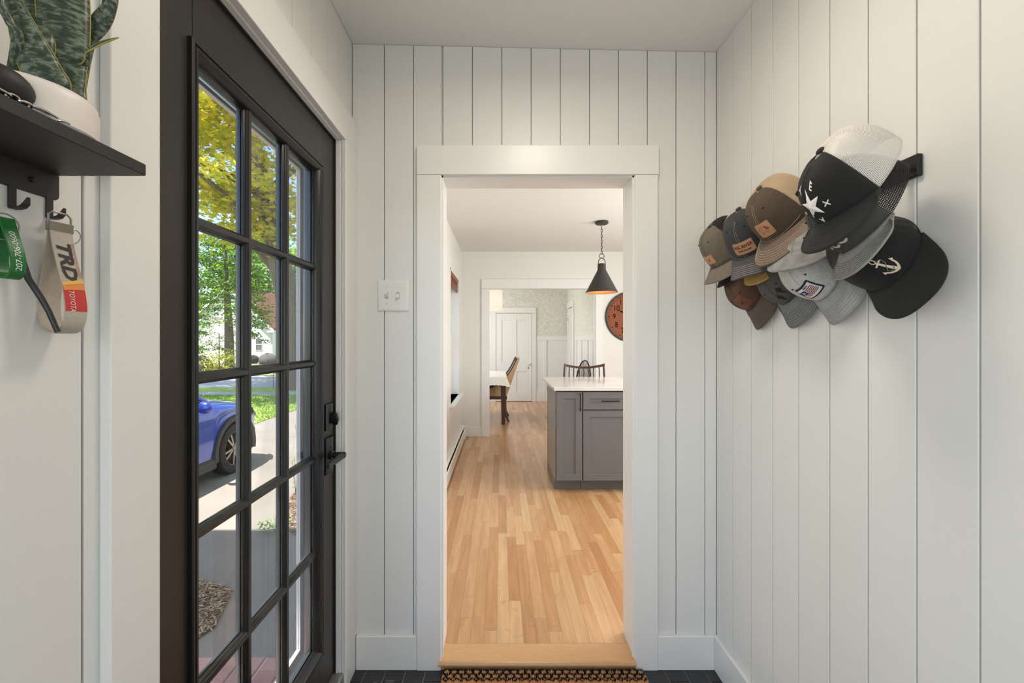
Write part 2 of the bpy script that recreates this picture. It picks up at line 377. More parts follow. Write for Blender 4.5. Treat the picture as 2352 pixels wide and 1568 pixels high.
mb.grid(rows,closeu=True); mb.f.append((0,1,2,3,4,5)); mb.f.append(tuple(24+k for k in range(5,-1,-1))); fixn(mb.build('lever',M_BLACK,hp))
for zz in (.958,.9): MB().lathe([(0,.014),(.004,.014),(.003,.016),(0,.0165)],(XD,1.568,zz),10,'x').build('screw',M_BLACK,hp)
# jamb, casing, weatherstrip
t=thing('trim_2','white casing and jamb around the black entry door','door casing',(-.60,1.2,0),kind='structure')
MB().cbox(XL,-.594,.650,DY0,0,2.119,.0015).build('casing_leg',M_TRIM,t)
MB().cbox(XL,-.594,DY1-.002,YB-.001,0,2.119,.0015).build('casing_leg',M_TRIM,t)
MB().cbox(XL,-.594,.650,YB-.001,2.119,2.243,.0015).build('casing_head',M_TRIM,t)
MB().box(-.745,XL,DY0-.02,DY0,.0,DZ+.02).build('jamb',M_TRIM,t)
MB().box(-.618,-.6125,DY1-.001,DY1+.02,0,DZ-.001).build('jamb_edge',M_TRIM,t)
MB().box(-.745,-.616,DY1-.004,DY1+.02,0,DZ).build('jamb',M_TRIM,t)
MB().box(-.632,-.6125,DY0,DY1,DZ-.001,DZ+.02).build('jamb_edge',M_TRIM,t)
MB().box(-.745,-.616,DY0,DY1,DZ-.003,DZ+.02).build('head_jamb',M_TRIM,t)
MB().box(XO,XD+.006,1.6275,DY1-.0042,.08,DZ-.003).build('weatherstrip',M_DARKGAP,t)
MB().box(XO,XD+.006,DY0+.001,1.6275,2.1115,DZ-.0032).build('weatherstrip',M_DARKGAP,t)
MB().cbox(-.80,-.60,DY0,DY1,.0,.078,.006).build('sill',mat('sill_aluminium',C(150,148,144),.4,metal=.6),t)
MB().cbox(-.80,-.742,.62,DY0,-.1,2.26,.003).build('outer_casing',M_STORM,t); MB().cbox(-.80,-.742,1.668,1.79,-.1,2.26,.003).build('outer_casing',M_STORM,t)
MB().cbox(-.80,-.742,DY0,1.668,2.06,2.26,.003).build('outer_casing',M_STORM,t)
# storm door outside
s=thing('door_2','white full-glass storm door outside the black door','storm door',(-.76,1.2,.08),kind='structure')
SY0,SY1=.757,1.667
for a,b in ((SY0,SY0+.07),(1.587,SY1)): MB().cbox(-.760,-.745,a,b,.082,2.055,.0015).build('stile',M_STORM,s)
for a,b in ((.082,.20),(1.985,2.055)): MB().cbox(-.760,-.745,SY0+.07,1.587,a,b,.0015).build('rail',M_STORM,s)
MB().box(-.754,-.751,SY0+.07,1.587,.20,1.985).build('pane',M_GLASS,s)
MB().box(-.748,-.744,1.655,1.661,.085,2.05).build('channel',M_STEEL,s)
h=MB().cbox(-.745,-.728,1.60,1.645,.895,.935,.003).build('handle',mat('storm_handle_grey',C(120,122,124),.35,metal=.4),s)
MB().tube([(-.728,1.625,.915),(-.715,1.61,.913),(-.712,1.54,.905),(-.716,1.50,.898)],[.008,.008,.007,.006],8).build('lever',MATS['storm_handle_grey'],h,smooth=True)
# ------------------------------------------------------------------ kitchen and dining room shell
KX0,KX1,KY0,KY1,KZ=-.53,3.0,1.912,5.766,2.536
FZ=.041
DX0,DX1,DY_0,DY_1=-1.9,1.417,5.886,9.02
WY0,WY1,WZ0,WZ1=4.48,5.39,.665,2.105
wk=struct('wall_left',MB().box(-.70,KX0,1.905,WY0,-.1,2.60).box(-.70,KX0,WY1,KY1+.12,-.1,2.60).box(-.70,KX0,WY0,WY1,-.1,WZ0).box(-.70,KX0,WY0,WY1,WZ1,2.60),M_KWALL,'plain white kitchen wall with a window above the baseboard heater','wall')
FX0,FX1,FZ1=-.153,1.277,2.036
struct('wall_back',MB().box(KX0,FX0-.012,KY1,KY1+.12,-.05,2.60).box(FX1+.012,KX1,KY1,KY1+.12,-.05,2.60).box(FX0-.012,FX1+.012,KY1,KY1+.12,FZ1+.012,2.60).box(DX0-.1,KX0-.17,KY1,KY1+.12,-.05,2.60),M_KWALL,'white kitchen end wall with a wide cased opening','wall')
struct('wall_right',MB().box(KX1,KX1+.12,1.905,2.4,-.05,2.60).box(KX1,KX1+.12,4.0,KY1+.12,-.05,2.60).box(KX1,KX1+.12,2.4,4.0,-.05,.95).box(KX1,KX1+.12,2.4,4.0,2.15,2.60),M_KWALL,'white kitchen wall out of view to the right','wall')
struct('wall_front',MB().box(XR+.14,KX1+.12,1.785,1.905,-.05,2.60),M_KWALL,'white kitchen wall beside the entry doorway','wall')
struct('ceiling',MB().box(-.70,KX1+.12,1.905,KY1+.01,KZ,KZ+.06),M_CEIL,'white kitchen ceiling carrying the pendant lamp','ceiling')
struct('ceiling',MB().box(DX0-.1,DX1+.12,KY1+.012,DY_1+.12,KZ,KZ+.06),M_CEIL,'white dining room ceiling','ceiling')
w2=thing('window_2','white double-hung window on the kitchen wall out of view','window',(KX1+.06,3.2,.95),kind='structure')
MB().ring((2.4,4.0,.95,2.15),[(0,.03),(.05,.03),(.05,-.03),(0,-.03)],lambda u,v,h:(KX1+.06+h,u,v)).build('window_frame',M_TRIM,w2)
MB().box(KX1+.058,KX1+.062,2.44,3.96,.99,2.11).build('pane',M_GLASS,w2)
# wallpaper
m=bpy.data.materials.new('fern_wallpaper'); m.use_nodes=True; n,l,b=nodes_of(m); b.inputs['Roughness'].default_value=.85
g=n.new('ShaderNodeNewGeometry'); nz=n.new('ShaderNodeTexNoise'); nz.inputs['Scale'].default_value=26; nz.inputs['Detail'].default_value=2; l.new(g.outputs['Position'],nz.inputs['Vector'])
nz.inputs['Distortion'].default_value=2.2
rp=n.new('ShaderNodeValToRGB'); rp.color_ramp.elements[0].position=.42; rp.color_ramp.elements[0].color=C(232,230,220); rp.color_ramp.elements[1].position=.62; rp.color_ramp.elements[1].color=C(203,203,192)
l.new(nz.outputs[0],rp.inputs[0]); l.new(rp.outputs[0],b.inputs['Base Color']); M_PAPER=m
struct('wall_back',MB().box(DX0,DX1+.12,DY_1,DY_1+.12,-.05,2.60),M_PAPER,'fern-patterned wallpaper wall at the far end of the dining room','wall')
struct('wall_right',MB().box(DX1,DX1+.12,KY1+.12,DY_1,-.05,2.60),M_PAPER,'wallpapered dining room side wall with white wainscot','wall')
struct('wall_left',MB().box(DX0-.12,DX0,KY1,DY_1+.12,-.05,.85).box(DX0-.12,DX0,KY1,DY_1+.12,2.25,2.60).box(DX0-.12,DX0,KY1,6.6,.85,2.25).box(DX0-.12,DX0,8.4,DY_1+.12,.85,2.25),M_KWALL,'dining room wall out of view to the left','wall')
w3=thing('added_window_3','white window added out of view to light the dining room','window',(DX0-.06,7.5,.85),kind='structure')  # unseen window, added to light the dining room
MB().ring((6.6,8.4,.85,2.25),[(0,.03),(.05,.03),(.05,-.03),(0,-.03)],lambda u,v,h:(DX0-.06+h,u,v)).build('window_frame',M_TRIM,w3)
MB().box(DX0-.062,DX0-.058,6.64,8.36,.89,2.21).build('pane',M_GLASS,w3)
# wooden step and strip floor
M=bpy.data.materials.new('maple_strip'); M.use_nodes=True; n,l,b=nodes_of(M)
g=n.new('ShaderNodeNewGeometry'); oi=n.new('ShaderNodeObjectInfo')
ad=n.new('ShaderNodeMath'); ad.operation='ADD'; l.new(oi.outputs['Random'],ad.inputs[0]); l.new(g.outputs['Random Per Island'],ad.inputs[1])
frn=n.new('ShaderNodeMath'); frn.operation='FRACT'; l.new(ad.outputs[0],frn.inputs[0])
rp=n.new('ShaderNodeValToRGB'); E_=rp.color_ramp.elements; E_[0].position=0; E_[0].color=C(184,132,86); E_[1].position=1; E_[1].color=C(216,178,132)
for p,c in ((.16,C(192,144,98)),(.5,C(202,156,110)),(.8,C(208,166,120))):
    e=E_.new(p); e.color=c
l.new(frn.outputs[0],rp.inputs[0])
mul=n.new('ShaderNodeMath'); mul.operation='MULTIPLY'; mul.inputs[1].default_value=37; l.new(frn.outputs[0],mul.inputs[0])
cb=n.new('ShaderNodeCombineXYZ'); l.new(mul.outputs[0],cb.inputs[0]); l.new(mul.outputs[0],cb.inputs[1])
va=n.new('ShaderNodeVectorMath'); va.operation='ADD'; l.new(g.outputs['Position'],va.inputs[0]); l.new(cb.outputs[0],va.inputs[1])
mp=n.new('ShaderNodeMapping'); mp.inputs['Scale'].default_value=(34,3.2,1); l.new(va.outputs[0],mp.inputs[0])
nz=n.new('ShaderNodeTexNoise'); nz.inputs['Scale'].default_value=1; nz.inputs['Detail'].default_value=6; nz.inputs['Distortion'].default_value=.6; l.new(mp.outputs[0],nz.inputs['Vector'])
mr=n.new('ShaderNodeMapRange'); mr.inputs[1].default_value=.25; mr.inputs[2].default_value=.75; mr.inputs[3].default_value=.80; mr.inputs[4].default_value=1.12; l.new(nz.outputs[0],mr.inputs[0])
mx=n.new('ShaderNodeMix'); mx.data_type='RGBA'; mx.blend_type='MULTIPLY'; mx.inputs[0].default_value=1; l.new(rp.outputs[0],mx.inputs[6]); l.new(mr.outputs[0],mx.inputs[7])
# figure: short cross-grain flecks and mineral streaks
mp2=n.new('ShaderNodeMapping'); mp2.inputs['Scale'].default_value=(9,16,1); l.new(va.outputs[0],mp2.inputs[0])
nz2=n.new('ShaderNodeTexNoise'); nz2.inputs['Scale'].default_value=1; nz2.inputs['Detail'].default_value=4; nz2.inputs['Distortion'].default_value=1.4; l.new(mp2.outputs[0],nz2.inputs['Vector'])
mr2=n.new('ShaderNodeMapRange'); mr2.inputs[1].default_value=.60; mr2.inputs[2].default_value=.82; mr2.inputs[3].default_value=0; mr2.inputs[4].default_value=.75; l.new(nz2.outputs[0],mr2.inputs[0])
mx2=n.new('ShaderNodeMix'); mx2.data_type='RGBA'; l.new(mr2.outputs[0],mx2.inputs[0]); l.new(mx.outputs[2],mx2.inputs[6]); mx2.inputs[7].default_value=C(176,118,76)
l.new(mx2.outputs[2],b.inputs['Base Color']); b.inputs['Roughness'].default_value=.28; b.inputs['Coat Weight'].default_value=.15; b.inputs['Coat Roughness'].default_value=.15
M_MAPLE=M
kf=struct('floor',MB().box(KX0,KX1,1.842,KY1+.12,FZ-.05,FZ-.002).box(DX0,DX1,KY1+.12,DY_1,FZ-.05,FZ-.002),mat('floor_gap_brown',C(104,70,44),.8),'light maple strip floor running from the step through kitchen and dining room','floor')
unit=bpy.data.meshes.new('plank'); u_=MB().box(0,1,0,1,-.012,0); unit.from_pydata(u_.v,[],u_.f); unit.materials.append(M_MAPLE)
PW=.0581; pl=[]; rest=[]
rnd=random.Random(3)
for c in range(-26,56):
    xa=-.1327+c*PW; xb=xa+PW
    if xb<DX0 or xa>KX1: continue
    y=1.842-rnd.random()*.6
    while y<DY_1:
        ln=rnd.choice((.3,.45,.6,.8,1.0,1.2))*(.85+.3*rnd.random()); y2=y+ln
        for (rx0,rx1,ry0,ry1) in ((KX0,KX1,1.842,KY1+.12),(DX0,DX1,KY1+.12,DY_1)):
            a,b_,c0,c1=max(xa,rx0),min(xb,rx1),max(y,ry0),min(y2,ry1)
            if b_-a<.004 or c1-c0<.01: continue
            vis=(a<.60 or (c0<3.7 and a<1.12)) and a>-.56 and not(c0>5.8 and a<-.2) and b_/max(c1,.1)*980+1150>1020 and a/c1*980+1150<1436
            (pl if vis else rest).append((c0,a,b_,c1))
        y=y2
pl.sort(); rest+=pl[298:]; pl=pl[:298]
for c0,a,b_,c1 in pl: linked('plank',unit,kf,(a+.0003,c0+.0003,FZ),scale=(b_-a-.0006,c1-c0-.0006,1))
mb=MB()
for c0,a,b_,c1 in rest: mb.box(a+.0003,b_-.0003,c0+.0003,c1-.0003,FZ-.012,FZ)
mb.build('plank_field',M_MAPLE,kf)['kind']='stuff'
st=thing('step','rounded maple nosing step in the kitchen doorway','step',(.15,1.79,0),kind='structure')
mb=MB(); pr=[(1.748,0),(1.748,.018),(1.738,.019),(1.733,.024),(1.732,.030),(1.735,.037),(1.741,FZ),(1.8415,FZ),(1.8415,0)]
mb.prism(pr,OX0-.012,OX1+.004,'x'); fixn(mb.build('nosing',mat('maple_nosing',C(214,166,116),.3,noise=.14,nscale=6,coord='Position',stretch=(4,40,40)),st))
# far opening casing, baseboards, wainscot
t=thing('trim_3','flat white casing around the wide opening to the dining room','door casing',(.56,KY1,FZ),kind='structure')
MB().cbox(FX0-.105,FX0-.004,KY1-.02,KY1,FZ,FZ1,.002).build('casing_leg',M_TRIM,t); MB().cbox(FX1+.004,FX1+.10,KY1-.02,KY1,FZ,FZ1,.002).build('casing_leg',M_TRIM,t)
MB().cbox(FX0-.105,FX1+.10,KY1-.022,KY1,FZ1+.001,FZ1+.13,.002).build('casing_head',M_TRIM,t)
for a,b_ in ((FX0-.012,FX0),(FX1,FX1+.012)): MB().box(a,b_,KY1-.004,KY1+.124,FZ,FZ1+.012).build('jamb',M_TRIM,t)
MB().box(FX0,FX1,KY1-.004,KY1+.124,FZ1,FZ1+.012).build('head_jamb',M_TRIM,t)
struct('baseboard_back',MB().cbox(KX0+.02,FX0-.106,KY1-.014,KY1,FZ,FZ+.14,.003),M_TRIM,'short white baseboard beside the dining room opening','baseboard')
sd=.00920*DY_1/9.02
def dxp(p,y=DY_1): return (p-1150)*y/980
def dzp(p,y=DY_1): return 1.353+(779-p)*y/980
wt=thing('trim_4','white board-and-batten wainscot on the far dining room wall','wainscot',(.9,DY_1,FZ),kind='structure')
def wb_(x0,x1,z0,z1,nm,p=.018): return MB().cbox(x0,x1,DY_1-p,DY_1,z0,z1,.003).build(nm,M_TRIM,wt)
wb_(dxp(1231.5),DX1,FZ,dzp(771),'panel',.004)
wb_(dxp(1231.5),DX1,dzp(781),dzp(771.5),'cap_rail'); wb_(dxp(1231.5),DX1,FZ,dzp(898),'base_rail')
for a,b_ in ((1231.5,1233),(1248.5,1255.5),(1300,1304)): wb_(dxp(a),dxp(b_),dzp(898),dzp(781),'batten')
wb_(DX0,dxp(1124),FZ,dzp(771),'panel',.006)
wt=thing('trim_5','white wainscot with narrow battens on the dining room side wall','wainscot',(DX1,7.4,FZ),kind='structure')
zc=dzp(771)
MB().cbox(DX1-.005,DX1,5.89,8.10,FZ,zc,.001).build('panel',M_TRIM,wt); MB().cbox(DX1-.02,DX1,5.89,8.10,zc-.09,zc,.003).build('cap_rail',M_TRIM,wt); MB().cbox(DX1-.02,DX1,5.89,8.10,FZ,FZ+.2,.003).build('base_rail',M_TRIM,wt)
for p in (1325,1337,1351,1363):
    yy=DX1*980/(p-1150); MB().cbox(DX1-.02,DX1,yy-.035,yy+.035,FZ+.2,zc-.09,.003).build('batten',M_TRIM,wt)
# dining room doors
def paneldoor(name,label,fr,u0,u1,z0,z1,knob_u,side):
    o=thing(name,label,'door',fr((u0+u1)/2,z0,0),kind='structure')
    st=.115; mid=z0+.62; th=.018
    def bx(a,b_,c,e,h0,h1,nm,mm=M_TRIM,par=o):
        mb=MB(); mb.cbox(a,b_,0,h1-h0,c,e,.002); mb.v=[fr(p[0],p[2],h0+p[1]) for p in mb.v]; return fixn(mb.build(nm,mm,par))
    uc=(u0+u1)/2
    for a,b_ in ((u0,u0+st),(uc-st/2,uc+st/2),(u1-st,u1)): bx(a,b_,z0,z1,.004,th,'stile')
    for c,e in ((z0,z0+.2),(mid,mid+.2),(z1-.14,z1)):
        for a,b_ in ((u0+st,uc-st/2),(uc+st/2,u1-st)): bx(a,b_,c,e,.004,th,'rail')
    for a,b_ in ((u0+st,uc-st/2),(uc+st/2,u1-st)):
        for c,e in ((z0+.2,mid),(mid+.2,z1-.14)): bx(a,b_,c,e,.002,.007,'panel')
    k=MB().sphere((0,0,0),.026,.026,.026,14,8); k.v=[fr(knob_u+p[0],mid+.16+p[2],.05+p[1]) for p in k.v]; k.build('knob',M_PLASTIC,o,smooth=True)
    bx(knob_u-.009,knob_u+.009,mid+.06,mid+.10,.016,.02,'keyhole_plate',M_DARKGAP)
    for zz in (z0+.2,z1-.25):
        bx(side-.006,side+.006,zz,zz+.08,.012,.022,'hinge',M_DARKGAP)
    return o
u0,u1=dxp(1140),dxp(1221); zt=dzp(719.5)
paneldoor('door_3','white four-panel door at the far end of the dining room',lambda u,v,h:(u,DY_1-h,v),u0,u1,FZ+.008,zt,u1-.07,u0-.008)
t=thing('trim_6','white casing around the far dining room door','door casing',((u0+u1)/2,DY_1,FZ),kind='structure')
MB().cbox(u0-.13,u0-.006,DY_1-.024,DY_1,FZ,zt+.006,.003).build('casing_leg',M_TRIM,t); MB().cbox(u1+.006,dxp(1231.3),DY_1-.024,DY_1,FZ,zt+.006,.003).build('casing_leg',M_TRIM,t)
MB().cbox(u0-.13,dxp(1231.3),DY_1-.026,DY_1,zt+.0062,dzp(706),.003).build('casing_head',M_TRIM,t)
MB().box(u0-.014,u1+.014,DY_1-.003,DY_1,FZ,zt+.012).build('gap',M_DARKGAP,t)
y0,y1=8.33,8.90
paneldoor('door_4','narrow white panel door on the dining room side wall',lambda u,v,h:(DX1-h,u,v),y0,y1,FZ+.008,1.98,y0+.05,y1)
t=thing('trim_7','white casing around the narrow dining room side door','door casing',(DX1,8.6,FZ),kind='structure')
MB().cbox(DX1-.024,DX1,y0-.12,y0-.014,FZ,1.99,.003).build('casing_leg',M_TRIM,t); MB().cbox(DX1-.024,DX1,y1+.014,DY_1-.03,FZ,1.99,.003).build('casing_leg',M_TRIM,t); MB().cbox(DX1-.026,DX1,y0-.12,DY_1-.03,1.991,2.12,.003).build('casing_head',M_TRIM,t)
MB().box(DX1-.003,DX1,y0-.014,y1+.014,FZ,1.99).build('gap',M_DARKGAP,t)
# kitchen window and bamboo shade
w1=thing('window_4','white double-hung kitchen window in a deep reveal over the heater','window',(-.6,4.93,WZ0),kind='structure')
for a,b_ in ((WY0,WY0+.02),(WY1-.018,WY1)): MB().box(-.68,KX0+.004,a,b_,WZ0,WZ1).build('reveal',M_TRIM,w1)
MB().box(-.68,KX0+.004,WY0,WY1,WZ1-.018,WZ1).build('reveal',M_TRIM,w1)
MB().cbox(-.68,KX0+.055,WY0-.05,WY1+.05,WZ0-.022,WZ0,.004).build('window_sill',M_TRIM,w1)
for z0,z1,xx in ((WZ0,1.40,-.632),(1.36,WZ1-.02,-.650)):
    MB().ring((WY0+.02,WY1-.018,z0,z1),[(0,.012),(.04,.012),(.04,-.012),(0,-.012)],lambda u,v,h:(xx+h,u,v)).build('sash',M_TRIM,w1)
    MB().box(xx-.002,xx+.002,WY0+.055,WY1-.055,z0+.035,z1-.035).build('pane',M_GLASS,w1)
M_BAM=mat('bamboo_brown',C(158,98,58),.6,noise=.35,nscale=14,coord='Position',stretch=(1,3,40))
b_=thing('bamboo_shade','rolled-up brown bamboo shade at the top of the kitchen window','window shade',(-.55,4.93,2.1))
MB().cbox(-.556,-.535,WY0+.022,WY1-.020,2.045,2.10,.002).build('valance',M_BAM,b_)
for k in range(9):
    z=2.04-k*.0125; xx=-.552+(.010 if k%2 else 0)
    MB().tube([(xx,WY0+.025,z),(xx,WY1-.023,z)],.0062,6).build('slat',M_BAM,b_)
MB().tube([(-.540,4.56,2.04),(-.540,4.56,1.36)],.0035,6).build('pull_cord',M_BAM,b_)
# baseboard heater
hh=thing('baseboard_heater','long white baseboard heater below the kitchen window','heater',(-.5,4.0,FZ))
pr=[(KX0,FZ+.012),(KX0,FZ+.185),(KX0+.035,FZ+.185),(KX0+.052,FZ+.172),(KX0+.052,FZ+.165),(KX0+.03,FZ+.165),(KX0+.004,FZ+.172),(KX0+.004,FZ+.012)]
mb=MB(); mb.prism(pr,2.2,5.56,'y'); fixn(mb.build('back_cover',M_PLASTIC,hh))
mb=MB(); mb.prism([(KX0+.064,FZ+.03),(KX0+.067,FZ+.03),(KX0+.067,FZ+.135),(KX0+.058,FZ+.142),(KX0+.055,FZ+.140),(KX0+.064,FZ+.133)],2.2,5.56,'y'); fixn(mb.build('front_cover',M_PLASTIC,hh))
MB().box(KX0+.004,KX0+.06,2.21,5.55,FZ+.03,FZ+.12).build('fin_core',M_DARKGAP,hh)
MB().cbox(KX0,KX0+.072,5.56,5.60,FZ,FZ+.19,.006).build('end_cap',M_PLASTIC,hh)
# ------------------------------------------------------------------ entry ceiling lamp (above the viewpoint)
lp=thing('ceiling_lamp','round flush ceiling lamp above the viewpoint','lamp',(.18,.95,2.55))
MB().lathe([(0,2.552),(.16,2.552),(.16,2.525),(.15,2.52),(0,2.52)],(.18,.95,0),32).build('lamp_base',M_STEEL,lp,smooth=True)
m=mat('opal_glass_lit',C(255,240,215),.3); n,l,b=nodes_of(m); b.inputs['Emission Color'].default_value=(1,.82,.6,1); b.inputs['Emission Strength'].default_value=2.0
MB().lathe([(.15,2.522),(.148,2.50),(.12,2.475),(.06,2.46),(0,2.457)],(.18,.95,0),32).build('lamp_shade',m,lp,smooth=True)
l_=bpy.data.lights.new('ceiling_lamp_bulb','AREA'); l_.shape='DISK'; l_.size=.30; l_.energy=6; l_.color=(1,.88,.75)
o=bpy.data.objects.new('ceiling_lamp_bulb',l_); COL.objects.link(o); o.location=(.18,.95,2.45)
# ------------------------------------------------------------------ shelf on the left wall
SYE=.589; SX=-.489; SZ0,SZ1=1.578,1.594
M_SH=mat('black_shelf_metal',C(37,34,32),.5,bump=.1,bscale=900,coord='Position')
sh=thing('wall_shelf','narrow black metal shelf with key hooks on the left wall','shelf',(-.58,.4,SZ0))
MB().cbox(XL+.0005,SX,.10,SYE,SZ0,SZ1,.0012).build('shelf_board',M_SH,sh)
pts=[(.10,SZ0),(SYE,SZ0),(SYE,1.550)]+[(SYE-.007+.007*math.cos(a),1.550+.007*math.sin(a)-.0) for a in [0,-.4,-.8,-1.2,-1.57]]+[(.10,1.543)]
mb=MB().prism(pts,XL+.0005,XL+.0025,'x'); fixn(mb.build('hook_plate',M_SH,sh))
def hook(y):
    mb=MB(); w_=.0042
    path=[(XL+.0022,1.545),(XL+.0022,1.518),(XL+.0025,1.5165),(XL+.010,1.5165),(XL+.016,1.518),(XL+.0205,1.5225),(XL+.023,1.529)]
    rows=[]
    for i,(x,z) in enumerate(path):
        ww=w_ if i<4 else w_*(1.0 if i<6 else .45); tx,tz=(.001,0) if i<2 else (0,.001)
        rows.append([(x-tx,y-ww,z-tz),(x+tx,y-ww,z+tz),(x+tx,y+ww,z+tz),(x-tx,y+ww,z-tz)])
    mb.grid(rows,closeu=True); mb.f.append((24,25,26,27)); fixn(mb.build('hook',M_SH,sh))
for y in (.5325,.5765,.4885,.4445): hook(y)
for y in (.555,.40): MB().lathe([(0,.002),(.004,.002),(.0035,.0045),(0,.005)],(XL,y,1.561),12,'x').build('screw',M_BLACK,sh)
# plant pot
PC=(-.5475,.498)
pot=tag(MB().lathe([(0,SZ1),(.054,SZ1),(.0575,SZ1+.003),(.0585,SZ1+.012),(.0585,SZ1+.034),(.057,SZ1+.041),(.053,SZ1+.0455),(.0495,SZ1+.0465),(.0470,SZ1+.044),(.046,SZ1+.036),(0,SZ1+.034)],(PC[0],PC[1],0),48).build('plant_pot',mat('blush_ceramic',C(226,216,207),.45,bump=.05,bscale=600,coord='Position'),smooth=True),'round pale ceramic pot on the black shelf','plant pot')
# snake plant
m=bpy.data.materials.new('snake_plant_leaf'); m.use_nodes=True; n,l,b=nodes_of(m); b.inputs['Roughness'].default_value=.42
uv=n.new('ShaderNodeUVMap'); mp=n.new('ShaderNodeMapping'); mp.inputs['Scale'].default_value=(3.0,150,1); l.new(uv.outputs[0],mp.inputs[0])
nz=n.new('ShaderNodeTexNoise'); nz.inputs['Scale'].default_value=1; nz.inputs['Detail'].default_value=8; nz.inputs['Roughness'].default_value=.68; nz.inputs['Distortion'].default_value=.35; l.new(mp.outputs[0],nz.inputs['Vector'])
rp=n.new('ShaderNodeValToRGB'); rp.color_ramp.elements[0].position=.42; rp.color_ramp.elements[0].color=C(30,44,32); rp.color_ramp.elements[1].position=.58; rp.color_ramp.elements[1].color=C(112,124,108)
e=rp.color_ramp.elements.new(.5); e.color=C(58,76,52); l.new(nz.outputs[0],rp.inputs[0])
sp=n.new('ShaderNodeSeparateXYZ'); l.new(uv.outputs[0],sp.inputs[0])
m1=n.new('ShaderNodeMath'); m1.operation='SUBTRACT'; m1.inputs[1].default_value=.5; l.new(sp.outputs[0],m1.inputs[0]); m2=n.new('ShaderNodeMath'); m2.operation='ABSOLUTE'; l.new(m1.outputs[0],m2.inputs[0])
m3=n.new('ShaderNodeMath'); m3.operation='GREATER_THAN'; m3.inputs[1].default_value=.48; l.new(m2.outputs[0],m3.inputs[0])
mx=n.new('ShaderNodeMix'); mx.data_type='RGBA'; l.new(m3.outputs[0],mx.inputs[0]); l.new(rp.outputs[0],mx.inputs[6]); mx.inputs[7].default_value=C(172,158,62); l.new(mx.outputs[2],b.inputs['Base Color'])
M_LEAF=m
sp_=thing('snake_plant','dark green banded snake plant with yellow leaf edges in the pale pot','plant',(PC[0],PC[1],SZ1+.035))
def leaf(path,widths,wdir,cup=.25,seg=8):
    n0=len(path); WD=[Vector(q) for q in (wdir if isinstance(wdir,list) else [wdir]*n0)]
    def cr(L,i,f):
        a_,b_,c_,d_=L[max(i-1,0)],L[i],L[i+1],L[min(i+2,n0-1)]
        return (b_*2+(c_-a_)*f+(a_*2-b_*5+c_*4-d_)*f*f+(b_*3-a_-c_*3+d_)*f**3)*.5
    V0=[Vector(p) for p in path]; P=[]; W2=[]; D2=[]
    for i in range(n0-1):
        for q in range(5):
            f=q/5; P.append(cr(V0,i,f)); W2.append(max(.0003,cr(widths,i,f))); D2.append(WD[i].lerp(WD[i+1],f))
    P.append(V0[-1]); W2.append(widths[-1]); D2.append(WD[-1]); widths=W2; wdir=D2
    n=len(P); mb=MB(); rows=[]; uvs=[]; acc=0
    for i in range(n):
        t=(P[min(i+1,n-1)]-P[max(i-1,0)]).normalized()
        if i: acc+=(P[i]-P[i-1]).length
        wd=Vector(wdir[i] if isinstance(wdir,list) else wdir); wd=(wd-t*wd.dot(t)).normalized(); nn=t.cross(wd)
        row=[]
        for k in range(seg+1):
            u=k/seg*2-1; row.append(P[i]+wd*widths[i]*u+nn*widths[i]*cup*(u*u)); uvs.append((k/seg,acc))
        rows.append(row)
    mb.grid(rows); mb.uv=uvs; o=mb.build('leaf',M_LEAF,sp_,smooth=True,angle=180)
    s=o.modifiers.new('s','SOLIDIFY'); s.thickness=.0016; s.offset=0; return o
cx,cy=PC; zb=SZ1+.036
def px(p,q,y): return ((p-1150)*y/980,y,1.353+(779-q)*y/980)
vd=(.74,.67,0)
leaf([(cx+.003,cy+.004,zb-.004),px(108,190,.488),px(88,140,.484),px(68,95,.480),px(48,45,.477),px(28,-10,.475),px(10,-70,.474)],[.014,.0195,.0178,.0150,.011,.0065,.0005],vd,.3)
leaf([(cx+.024,cy+.020,zb-.004),px(158,165,.520),px(148,110,.520),px(146,50,.52),px(144,-20,.52),px(140,-120,.52),px(132,-260,.52)],[.010,.0150,.0215,.0235,.0240,.022,.012],vd,.3)
leaf([(cx+.026,cy+.030,zb),px(176,185,.535),px(192,160,.535),px(204,140,.533),px(207,118,.53),px(228,102,.53),px(272,86,.53)],[.008,.0085,.0065,.0048,.0038,.003,.0004],[vd,vd,(.5,.5,.5),(.3,.4,.8),(.2,.3,1),(.1,.2,1),(.1,.2,1)],.3)
leaf([(cx+.018,cy+.032,zb),px(196,130,.552),px(208,90,.555),px(230,52,.555),px(250,15,.555),px(254,-30,.555),px(246,-110,.55)],[.006,.006,.0065,.0095,.0075,.0075,.005],[vd,vd,(.9,.3,.2),vd,(.8,.5,-.2),vd,vd],.3)
leaf([(cx-.012,cy-.012,zb),px(40,90,.47),px(22,50,.465),px(2,12,.46),px(-25,-60,.45)],[.006,.0045,.0035,.003,.002],vd,.5)
leaf([(cx-.004,cy+.012,zb),px(80,90,.50),px(72,20,.51),px(75,-60,.52),px(80,-160,.52)],[.010,.0165,.0185,.018,.012],vd,.3)
MB().lathe([(0,zb+.002),(.045,zb+.001),(.0465,zb-.004)],(cx,cy,0),24).build('soil',mat('potting_soil',C(52,40,32),.95,bump=.6,bscale=300),sp_)
